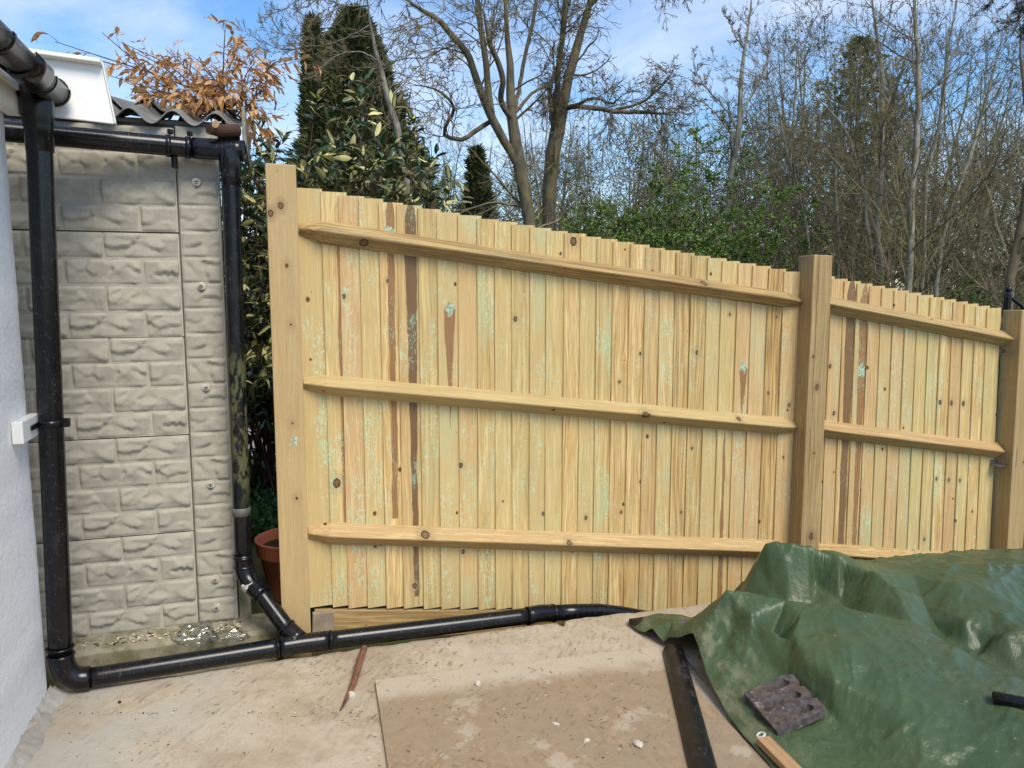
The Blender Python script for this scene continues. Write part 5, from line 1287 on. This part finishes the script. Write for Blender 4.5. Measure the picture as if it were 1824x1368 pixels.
bl = [dict(n=16, t0=.12, ang=.7, rl=.27, K=8, jit=.10, up=.05, sides=4, rr=.35), dict(n=8, t0=.12, ang=.6, rl=.5, K=6, jit=.13, up=.05, rr=.5), dict(n=5, t0=.12, ang=.6, rl=.5, K=3, jit=.15, up=.05, rr=.6)]
trunk_tree('grey_tree', 'lone slim grey tree with fanned twigs against the sky right of centre', [
    [(1297, 440, 6), (1299, 380, 6), (1302, 311, 6), (1310, 265, 6), (1317, 227, 5.5), (1320, 146, 4.5), (1329, 73, 4), (1338, 0, 3.5), (1345, -60, 2)],
    [(1316, 235, 2.5), (1290, 190, 2), (1265, 165, 1.5), (1240, 130, 1.2), (1232, 95, .8)], [(1312, 250, 2), (1285, 215, 1.8), (1262, 190, 1.2), (1232, 170, .8)], [(1327, 90, 2), (1308, 60, 1.6), (1290, 20, 1)], [(1318, 200, 2.4), (1345, 160, 2), (1365, 110, 1.5), (1375, 60, 1)]], 13, B_BIRCH, bl, .0042, dj=.6)
budL = dict(n=3, size=.026, mat=L_BUD, w=.5)
right = [
 ('birch with white flecked bark low behind the middle fence post', [(1492, 490, 4), (1492, 440, 4), (1490, 389, 3.8), (1488, 330, 3), (1486, 260, 3), (1480, 180, 2.5), (1470, 100, 2)], 12, B_SILV),
 ('pale straight birch, left one of the tall pair above the middle post', [(1570, 500, 6), (1561, 409, 6), (1568, 330, 5.5), (1570, 287, 5.5), (1572, 205, 5), (1568, 102, 4.5), (1553, 0, 4), (1548, -80, 3)], 11, B_BIRCH),
 ('thick pale birch, right one of the tall pair above the middle post', [(1619, 500, 7), (1622, 420, 7), (1625, 348, 6.5), (1633, 246, 6), (1635, 143, 5.5), (1629, 0, 5), (1626, -80, 4)], 10.5, B_BIRCH),
 ('forked grey tree leaning right between the birches and the bright gap', [(1668, 520, 5), (1674, 450, 5), (1684, 405, 4.5), (1705, 336, 4), (1733, 266, 4), (1754, 184, 3.5), (1778, 94, 3), (1799, 25, 2)], 11.5, B_BIRCH),
 ('slim mossy tree rising just right of the thick birch', [(1645, 480, 4), (1647, 409, 4), (1651, 307, 4), (1676, 205, 3.5), (1688, 94, 3), (1705, 0, 3), (1712, -60, 2)], 12.5, B_BIRCH),
 ('crooked low tree bending left beside the straight birches', [(1560, 520, 4), (1545, 410, 4), (1540, 350, 3.8), (1525, 287, 3.5), (1500, 221, 3), (1450, 170, 2.5), (1410, 110, 1.5)], 11, B_BIRCH),
 ('dark stout tree at the right edge above the fence end', [(1795, 540, 10), (1803, 480, 10), (1815, 420, 9), (1830, 340, 8), (1835, 240, 6), (1820, 120, 5), (1815, 20, 3)], 10, B_TWIG),
 ('thin bare tree with spreading twigs in the far right sky gap', [(1745, 520, 4), (1742, 440, 4), (1748, 360, 3.5), (1762, 290, 3), (1775, 220, 2.5), (1790, 150, 1.5)], 14, B_TWIG),
 ('mossy leaning sapling left of the flecked birch', [(1440, 480, 4), (1435, 400, 4), (1420, 330, 3.5), (1400, 260, 3), (1385, 190, 2.5), (1360, 110, 1.5)], 12.5, B_BIRCH),
 ('slim upright tree directly above the fence left of the flecked birch', [(1400, 470, 3.5), (1403, 400, 3.5), (1408, 300, 3), (1415, 200, 2.5), (1420, 90, 2), (1425, 10, 1)], 13.5, B_BIRCH)]
for i, (lab, tr, D, bk) in enumerate(right):
    trunk_tree('birch_tree' if 'birch' in lab[:24] else 'bare_tree', lab, [tr], D, bk, [dict(n=30, t0=.2, ang=.72, rl=.34, K=8, jit=.12, up=.05, sides=3, rr=.3)] + bl[1:], .0036, leaves=budL if i not in (6, 7) else None)

def conifer(name, label, u, vtop, wpx, vbase, D, mat, n, size, top_sharp=1., seed=3, loose=False, cat='conifer', lobes=None):
    global rng; rng = np.random.default_rng(seed)
    top = on_Y(u, vtop, D); bx, by = top.x, top.y; zb = gz(bx, by); H_ = top.z - zb; root = empty(name, (bx, by, zb), label, cat)
    V, Fs = tubesVF(np.array([[(bx, by, zb - .1), (bx, by, zb + H_ * .5), (bx, by, top.z - .1)]]), np.array([[H_ * .02, H_ * .012, .01]]), 8); obj('trunk', V, Fs, B_ASH, root, True)
    Rb = wpx / FOC * D
    t = rng.random(n) ** .75; a = rng.random(n) * 6.283; r0 = Rb * (1 - t) ** top_sharp * np.where(t < .15, .85 + t, 1)
    z = zb + H_ * t; cl = np.array([mnoise.noise(Vector((math.cos(q) * 2.2, math.sin(q) * 2.2, tt * H_ * .9 + seed))) for q, tt in zip(a, t)])
    cl2 = np.array([mnoise.noise(Vector((math.cos(q) * 6, math.sin(q) * 6, tt * H_ * 2.6 + seed))) for q, tt in zip(a, t)])
    rr = r0 * (.80 + .55 * cl + .34 * cl2) * (rng.uniform(.05, 1.15, n) if loose else rng.uniform(.72, 1., n) ** .6)
    P = np.stack([bx + np.cos(a) * rr, by + np.sin(a) * rr, z], -1); out = np.stack([np.cos(a), np.sin(a), np.full(n, .55)], -1)
    d = nrmz(out + rng.normal(size=out.shape) * .38)
    # each spray: five narrow fingers
    Vs = []; Fs_ = []; at = []; S = rnd_perp(d); sz = size * rng.uniform(.6, 1.3, n)
    for k, (aa, ln) in enumerate(((0, 1.), (.5, .75), (-.5, .75), (1.0, .5), (-1.0, .5))):
        dd = nrmz(d * math.cos(aa) + S * math.sin(aa)); V, F_, at_ = leaf_cloud(P + d * (sz * .1)[:, None], dd, sz * ln, .26, fold=.1)
        Vs.append((V, F_)); at.append(np.repeat(cl * .5 + .5 + rng.normal(size=n) * .12, 4))
    V, Fm = merge(Vs); cr = obj('crown', V, Fm, mat, root, attr=np.concatenate(at))
    return root
conifer('conifer', 'tall dark green cone-shaped conifer behind the variegated shrub', 630, 22, 185, 400, 11.5, L_CONI, 23000, .13, .60, 3)
conifer('conifer', 'narrow second tip of the dark conifer on its left side', 556, 36, 68, 400, 11.0, L_CONI, 5000, .13, .8, 5)
conifer('conifer', 'small pointed green conifer between shrub and bare ash', 850, 268, 75, 400, 12, L_CONI, 3500, .13, .75, 7)
conifer('conifer', 'loose rounded olive conifer showing hazily through the birches on the right', 1535, 70, 190, 480, 17, L_CONI2, 4200, .14, .5, 9, True)

# hawthorn and other green shrubs
def shrub_leafy(name, label, u, D, wpx, vtop, mat, n_st, leafn, lsize, seed, cat='shrub'):
    global rng; rng = np.random.default_rng(seed)
    top = on_Y(u, vtop, D); zb = gz(top.x, D); H_ = top.z - zb; Rb = wpx / FOC * D
    root = empty(name, (top.x, D, zb), label, cat)
    a = rng.random(n_st) * 6.283; rr = rng.random(n_st) ** .5 * Rb * .75; P0 = np.stack([top.x + np.cos(a) * rr, D + np.sin(a) * rr * .6, np.full(n_st, zb - .05)], -1)
    D0 = np.stack([np.cos(a) * .22, np.sin(a) * .2, np.ones(n_st)], -1); L = H_ * rng.uniform(.65, 1.02, n_st) * (1 - .35 * (rr / Rb))
    P, Rd = grow(P0, D0, L, np.full(n_st, .02), 8, .09, .03); 
    lv = [dict(n=12, t0=.25, ang=.9, rl=.34, K=6, jit=.16, up=.02, rr=.5), dict(n=6, t0=.1, ang=.8, rl=.5, K=4, jit=.2, up=.0, rr=.6)]
    parts, last = crown_from(P, Rd, L, lv, .0028); V, Fm = merge([tubesVF(P, Rd, 5)] + parts); st = obj('stems', V, Fm, B_TWIG, root)
    pos, T = along(last[0], leafn, .1); V, Fs, at = leaf_cloud(pos, nrmz(T + rng.normal(size=T.shape) * .8), lsize * rng.uniform(.6, 1.3, len(pos)), .6)
    lf = obj('leaves', V, Fs, mat, root, attr=at); lf['kind'] = 'stuff'; return root
shrub_leafy('hawthorn_shrub', 'bright green young-leaved thicket over the middle of the fence', 1210, 11.5, 150, 232, L_HAW, 56, 27, .042, 21)
shrub_leafy('hawthorn_shrub', 'green thicket left of the brightest one, thinner and lower', 1085, 12.5, 95, 265, L_HAW, 26, 18, .042, 22)
shrub_leafy('hawthorn_shrub', 'dull green bramble mass directly behind the middle post', 1400, 10.5, 130, 400, L_HAW, 22, 12, .038, 23)
shrub_leafy('hawthorn_shrub', 'low green shrub under the birches at the fence end', 1640, 11, 130, 430, L_HAW, 20, 12, .038, 24)
shrub_leafy('hawthorn_shrub', 'low fresh-green bush right above the fence at the foot of the second ash', 1010, 11.8, 80, 335, L_HAW, 18, 20, .042, 27)
shrub_leafy('bramble_shrub', 'dark ivy-clad shrub beside the two ash trunks', 1045, 13, 45, 290, L_CONI, 14, 9, .05, 25)
shrub_leafy('bare_shrub', 'thin greyish shrub at the foot of the bare ash trees', 900, 10.5, 90, 330, L_BUD, 22, 2, .025, 26)

# ------------------------------------------------------------------ broad-leaved shrubs close to the viewer
def leaf_mesh(mat, L=1., w=.36, curl=.12, seed=0, wavy=.02):
    nl = 5; V = []; ac = []
    for k in range(nl + 1):
        t = k / nl; hw = w * .5 * (math.sin(math.pi * min(1, t * .94 + .04)) ** .75) * (1 - .25 * t) if 0 < k < nl else .004
        bend = -curl * t * t
        for j, q in enumerate((-1, 0, 1)):
            V.append((hw * q, t * L, bend + abs(q) * hw * .35 + wavy * math.sin(t * 19 + seed + q * 2) * abs(q))); ac.append(abs(q))
    Fq = [(k * 3 + j, k * 3 + j + 1, k * 3 + j + 4, k * 3 + j + 3) for k in range(nl) for j in range(2)]
    me = mesh_arr('leaf', V, np.array(Fq), mat, True, attr=np.zeros(len(V)))
    a = me.attributes.new('across', 'FLOAT', 'POINT'); a.data.foreach_set('value', np.array(ac, dtype=np.float32)); return me, np.array(V), np.array(Fq), np.array(ac)
def stems_to(base_pts, targets, n, r0, sag=.0):
    out = []
    for b, t in zip(base_pts, targets):
        b = np.array(b); t = np.array(t); mid = (b + t) / 2 + rng.normal(size=3) * .08 * np.linalg.norm(t - b) + np.array([0, 0, .1 + sag])
        out.append(resample(np.vstack([b, mid, t]), n))
    return np.array(out)
def leafy(root, P, Rd, last, per, size, kinds, weights, n_obj=300, cone=.9, droop=0., stem_mat=B_RED, facing=None, joined='foliage'):
    pos, T = along(last[0], per, .15); d = nrmz(T * .6 + rnd_perp(T) * cone + np.array([0, 0, -droop])); N = len(pos)
    ksel = rng.choice(len(kinds), N, p=weights); sz = size * rng.uniform(.65, 1.2, N)
    up = nrmz(np.array([0, 0, 1.]) + rng.normal(size=(N, 3)) * .45); side = nrmz(np.cross(d, up)); nn = np.cross(side, d)
    order = np.argsort(pos[:, 1] + rng.random(N) * .5)   # nearest ones become separate leaves
    ob = order[:n_obj]; rest = order[n_obj:]
    for i in ob:
        me = kinds[ksel[i]][0]; o = bpy.data.objects.new('leaf', me); col.objects.link(o); s = sz[i]
        o.matrix_basis = Matrix(((side[i, 0] * s, d[i, 0] * s, nn[i, 0] * s, pos[i, 0]), (side[i, 1] * s, d[i, 1] * s, nn[i, 1] * s, pos[i, 1]), (side[i, 2] * s, d[i, 2] * s, nn[i, 2] * s, pos[i, 2]), (0, 0, 0, 1)))
        put(o, root)
    for k, (me, V, Fq, ac) in enumerate(kinds):
        idx = rest[ksel[rest] == k]
        if not len(idx): continue
        Vw = pos[idx][:, None] + (V[None, :, 0:1] * side[idx][:, None] + V[None, :, 1:2] * d[idx][:, None] + V[None, :, 2:3] * nn[idx][:, None]) * sz[idx][:, None, None]
        Fw = (Fq[None] + (np.arange(len(idx)) * len(V))[:, None, None]).reshape(-1, 4)
        m2 = mesh_arr(joined, Vw.reshape(-1, 3), Fw, me.materials[0], True, attr=np.repeat(rng.random(len(idx)), len(V)))
        a = m2.attributes.new('across', 'FLOAT', 'POINT'); a.data.foreach_set('value', np.tile(ac, len(idx)).astype(np.float32))
        o = link(joined, m2, root); o['kind'] = 'stuff'
rng = np.random.default_rng(41)
kg, kv, ky, kb, kz = leaf_mesh(L_GREEN, w=.36, seed=1), leaf_mesh(L_VARI, w=.38, seed=2), leaf_mesh(L_YELL, w=.36, seed=3), leaf_mesh(L_BROWN, w=.34, curl=.35, seed=4, wavy=.05), leaf_mesh(L_BRONZE, w=.33, curl=.2, seed=5)
kb2 = leaf_mesh(L_BROWN, w=.20, curl=-.45, seed=6, wavy=.07)
# variegated evergreen shrub: dense body behind the post, sprays reaching up and to the right
root = empty('variegated_shrub', (-.95, 4.5, -.1), 'evergreen shrub with dark and yellow-splashed leaves above the fence end post', 'shrub')
tg = []
for i in range(38):
    u = rng.uniform(455, 770); v = np.interp(u, [455, 520, 600, 700, 780], [300, 255, 235, 260, 335]) + rng.uniform(-10, 90); tg.append(tuple(on_Y(u, v, rng.uniform(3.9, 5.0))))
for u, v in ((640, 120), (655, 170), (600, 190), (560, 200), (540, 250), (700, 200), (660, 215), (735, 195), (745, 240), (620, 150), (580, 230), (800, 345), (790, 355), (770, 340), (500, 250), (450, 285), (770, 350)):
    tg.append(tuple(on_Y(u, v, rng.uniform(4.2, 4.7))))
for i in range(26):
    u = rng.uniform(430, 490); v = rng.uniform(270, 720); tg.append(tuple(on_Y(u, v, rng.uniform(3.75, 4.6))))
bs = [(-.95 + rng.normal() * .18, 4.6 + rng.normal() * .15, .1 + rng.random() * .5) for _ in tg]
P = stems_to(bs, tg, 12, .01); Ls = np.linalg.norm(P[:, -1] - P[:, 0], axis=1); Rd = np.linspace(1, .25, 12)[None] * (.006 + .004 * rng.random((len(P), 1)))
parts, last = crown_from(P, Rd, np.full(len(P), .9), [dict(n=7, t0=.45, t1=1., ang=.6, rl=.42, K=5, jit=.12, up=.05, rr=.5, lt=.5)], .0018)
V, Fm = merge([tubesVF(P, Rd, 5)] + parts); obj('stems', V, Fm, B_RED, root)
lastP = np.concatenate([last[0], np.array([resample(p[5:], 6) for p in P])])
leafy(root, P, Rd, (lastP, None), 8, .082, [kg, kv, ky, kz], [.46, .20, .20, .14])
# second dark shrub filling the gap beside the garage
root = empty('laurel_shrub', (-1.75, 5.3, -.1), 'dark glossy evergreen filling the gap between garage and fence post', 'shrub')
tg = [tuple(on_Y(rng.uniform(415, 530), rng.uniform(300, 660), rng.uniform(4.9, 5.7))) for _ in range(46)] + [tuple(on_Y(rng.uniform(425, 500), rng.uniform(215, 430), rng.uniform(4.9, 5.5))) for _ in range(22)]
bs = [(-1.72 + rng.normal() * .2, 5.5 + rng.normal() * .1, 0) for _ in tg]; P = stems_to(bs, tg, 12, .01); Rd = np.linspace(1, .3, 12)[None] * np.full((len(P), 1), .01)
parts, last = crown_from(P, Rd, np.full(len(P), .9), [dict(n=8, t0=.35, t1=1., ang=.8, rl=.4, K=5, jit=.15, up=.02, rr=.5, lt=.5)], .002)
V, Fm = merge([tubesVF(P, Rd, 5)] + parts); obj('stems', V, Fm, B_RED, root)
leafy(root, P, Rd, last, 9, .095, [kg, kv, kz], [.62, .22, .16], n_obj=150)
# cut branch with dead leaves lying on the garage roof
root = empty('dead_branch', tuple(G(-.02, -.1, 2.3)), 'cut branch with dry orange-brown leaves lying on the corrugated garage roof', 'branch')
tg = [tuple(on_Y(u, v, Yd)) for u, v, Yd in ((98, 74, 3.6), (182, 58, 3.6), (196, 135, 3.5), (215, 75, 3.8), (235, 90, 3.6), (250, 130, 3.5), (295, 88, 3.7), (330, 110, 3.7), (350, 105, 3.6), (270, 180, 3.5), (300, 165, 3.4), (240, 165, 3.5),
      (402, 45, 3.7), (410, 75, 3.6), (445, 130, 3.7), (455, 110, 3.6), (470, 165, 3.7), (480, 215, 3.7), (465, 225, 3.6), (420, 95, 3.5), (380, 140, 3.5), (350, 150, 3.4), (320, 190, 3.4), (500, 130, 3.9), (535, 105, 3.9), (440, 200, 3.5), (400, 170, 3.4), (360, 185, 3.4))]
b0 = np.array(on_Y(405, 205, 3.6)); bs = [b0 + rng.normal(size=3) * np.array([.05, .05, .015]) for _ in tg]
P = stems_to(bs, tg, 12, .01, sag=-.06); Rd = np.linspace(1, .3, 12)[None] * np.full((len(P), 1), .0048)
parts, last = crown_from(P, Rd, np.full(len(P), .55), [dict(n=5, t0=.3, t1=1., ang=.7, rl=.34, K=5, jit=.15, up=.0, rr=.5, lt=.5)], .0014)
V, Fm = merge([tubesVF(P, Rd, 5)] + parts); obj('twigs', V, Fm, B_RED, root)
L2 = np.concatenate([last[0], np.array([resample(p[1:8], 6) for p in P]), np.array([resample(p[1:8], 6) for p in P])])
leafy(root, P, Rd, (L2, None), 5, .056, [kb, kb2], [.6, .4], n_obj=300, droop=.5, cone=.6)
# log under the sheet end
lgp = [np.array(on_Y(395, 233, 3.2)), np.array(on_Y(372, 229, 3.15)), np.array(on_Y(425, 232, 3.25))]
o = tag(obj('log', *tubesVF(np.array([[lgp[1], lgp[0], lgp[2]]]), np.array([[.022, .026, .024]]), 14, cap=True), LOGM, None, False), 'short brown log wedged under the end of the corrugated roof', 'log')
V, Fq = lathe([(0, .002), (.015, .002), (.016, 0)], tuple(on_Y(384, 221, 3.14)), (-.2, -1, .1), 12); o = obj('cut_end', V, Fq, CUTW, o)

# weeds beyond the gap
rng = np.random.default_rng(77)
pts = np.array([tuple(on_z(rng.uniform(405, 540), rng.uniform(845, 980), -.1)) for _ in range(2600)]); pts[:, 2] += rng.random(len(pts)) * .22
V, Fs, at = leaf_cloud(pts, nrmz(rng.normal(size=pts.shape) + np.array([0, 0, .4])), rng.uniform(.03, .06, len(pts)), .8); tag(obj('weeds', V, Fs, L_WEED, attr=at), 'patch of green weeds seen through the gap beside the garage', 'weeds', kind='stuff')
pts = np.array([tuple(on_z(rng.uniform(380, 620), 762 - 30 * rng.random(), -.15)) for _ in range(3000)])
V, Fs, at = leaf_cloud(pts, nrmz(rng.normal(size=pts.shape) * .4 + np.array([0, 0, 1])), rng.uniform(.06, .16, len(pts)), .12); tag(obj('grass', V, Fs, leafmat('grass_blade', (.07, .17, .02), (.12, .25, .04), .3, .6), attr=at), 'strip of bright grass beyond the path', 'grass', kind='stuff')

# dark conifer bough hanging in at the top right
rng = np.random.default_rng(90)
root = empty('conifer_bough', tuple(on_Y(1850, 20, 5)), 'nearly black conifer bough hanging into the top right corner', 'branch')
tg = [tuple(on_Y(u, v, 5 + rng.normal() * .1)) for u, v in ((1735, -15), (1760, 8), (1790, 14), (1815, 8), (1822, 45), (1800, 55), (1830, 70), (1770, -10), (1840, 50))]
bs = [tuple(on_Y(1900, -40, 5.1))] * 9; P = stems_to(bs, tg, 10, .01); Rd = np.linspace(1, .3, 10)[None] * np.full((9, 1), .008)
parts, last = crown_from(P, Rd, np.full(9, .5), [dict(n=9, t0=.3, t1=1., ang=.6, rl=.25, K=4, jit=.1, up=-.02, rr=.5, lt=.3)], .001)
V, Fm = merge([tubesVF(P, Rd, 4)] + parts); obj('twigs', V, Fm, B_RED, root)
pos, T = along(np.concatenate([last[0]]), 60, .0); V, Fs, at = leaf_cloud(pos, nrmz(T + rnd_perp(T) * .8), rng.uniform(.02, .04, len(pos)), .12); o = obj('needles', V, Fs, L_BLACK, root, attr=at); o['kind'] = 'stuff'

# dark gate post beyond the fence end
gp = on_Y(1797, 512, 5.6); root = empty('metal_post', (gp.x, gp.y, -.6), 'slim black metal post with finial beyond the fence at the right edge', 'post')
V, Fq = lathe([(.024, 0), (.024, gp.z + .53)], (gp.x, gp.y, -.6), (0, 0, 1), 16); obj('shaft', V, Fq, PIPE, root, True)
V, Fq = lathe([(.026, -.03), (.028, 0), (.016, .012), (.026, .03), (.022, .05), (0, .062)], (gp.x, gp.y, gp.z - .05), (0, 0, 1), 16); obj('finial', V, Fq, PIPE, root, True)
V, Fs = tubesVF(np.array([[(gp.x, gp.y, gp.z - .06), (gp.x + .1, gp.y, gp.z - .13), (gp.x + .14, gp.y, gp.z - .2), (gp.x + .3, gp.y, gp.z - .2)]]), np.full((1, 4), .013), 8); obj('rail', V, Fs, PIPE, root, True)
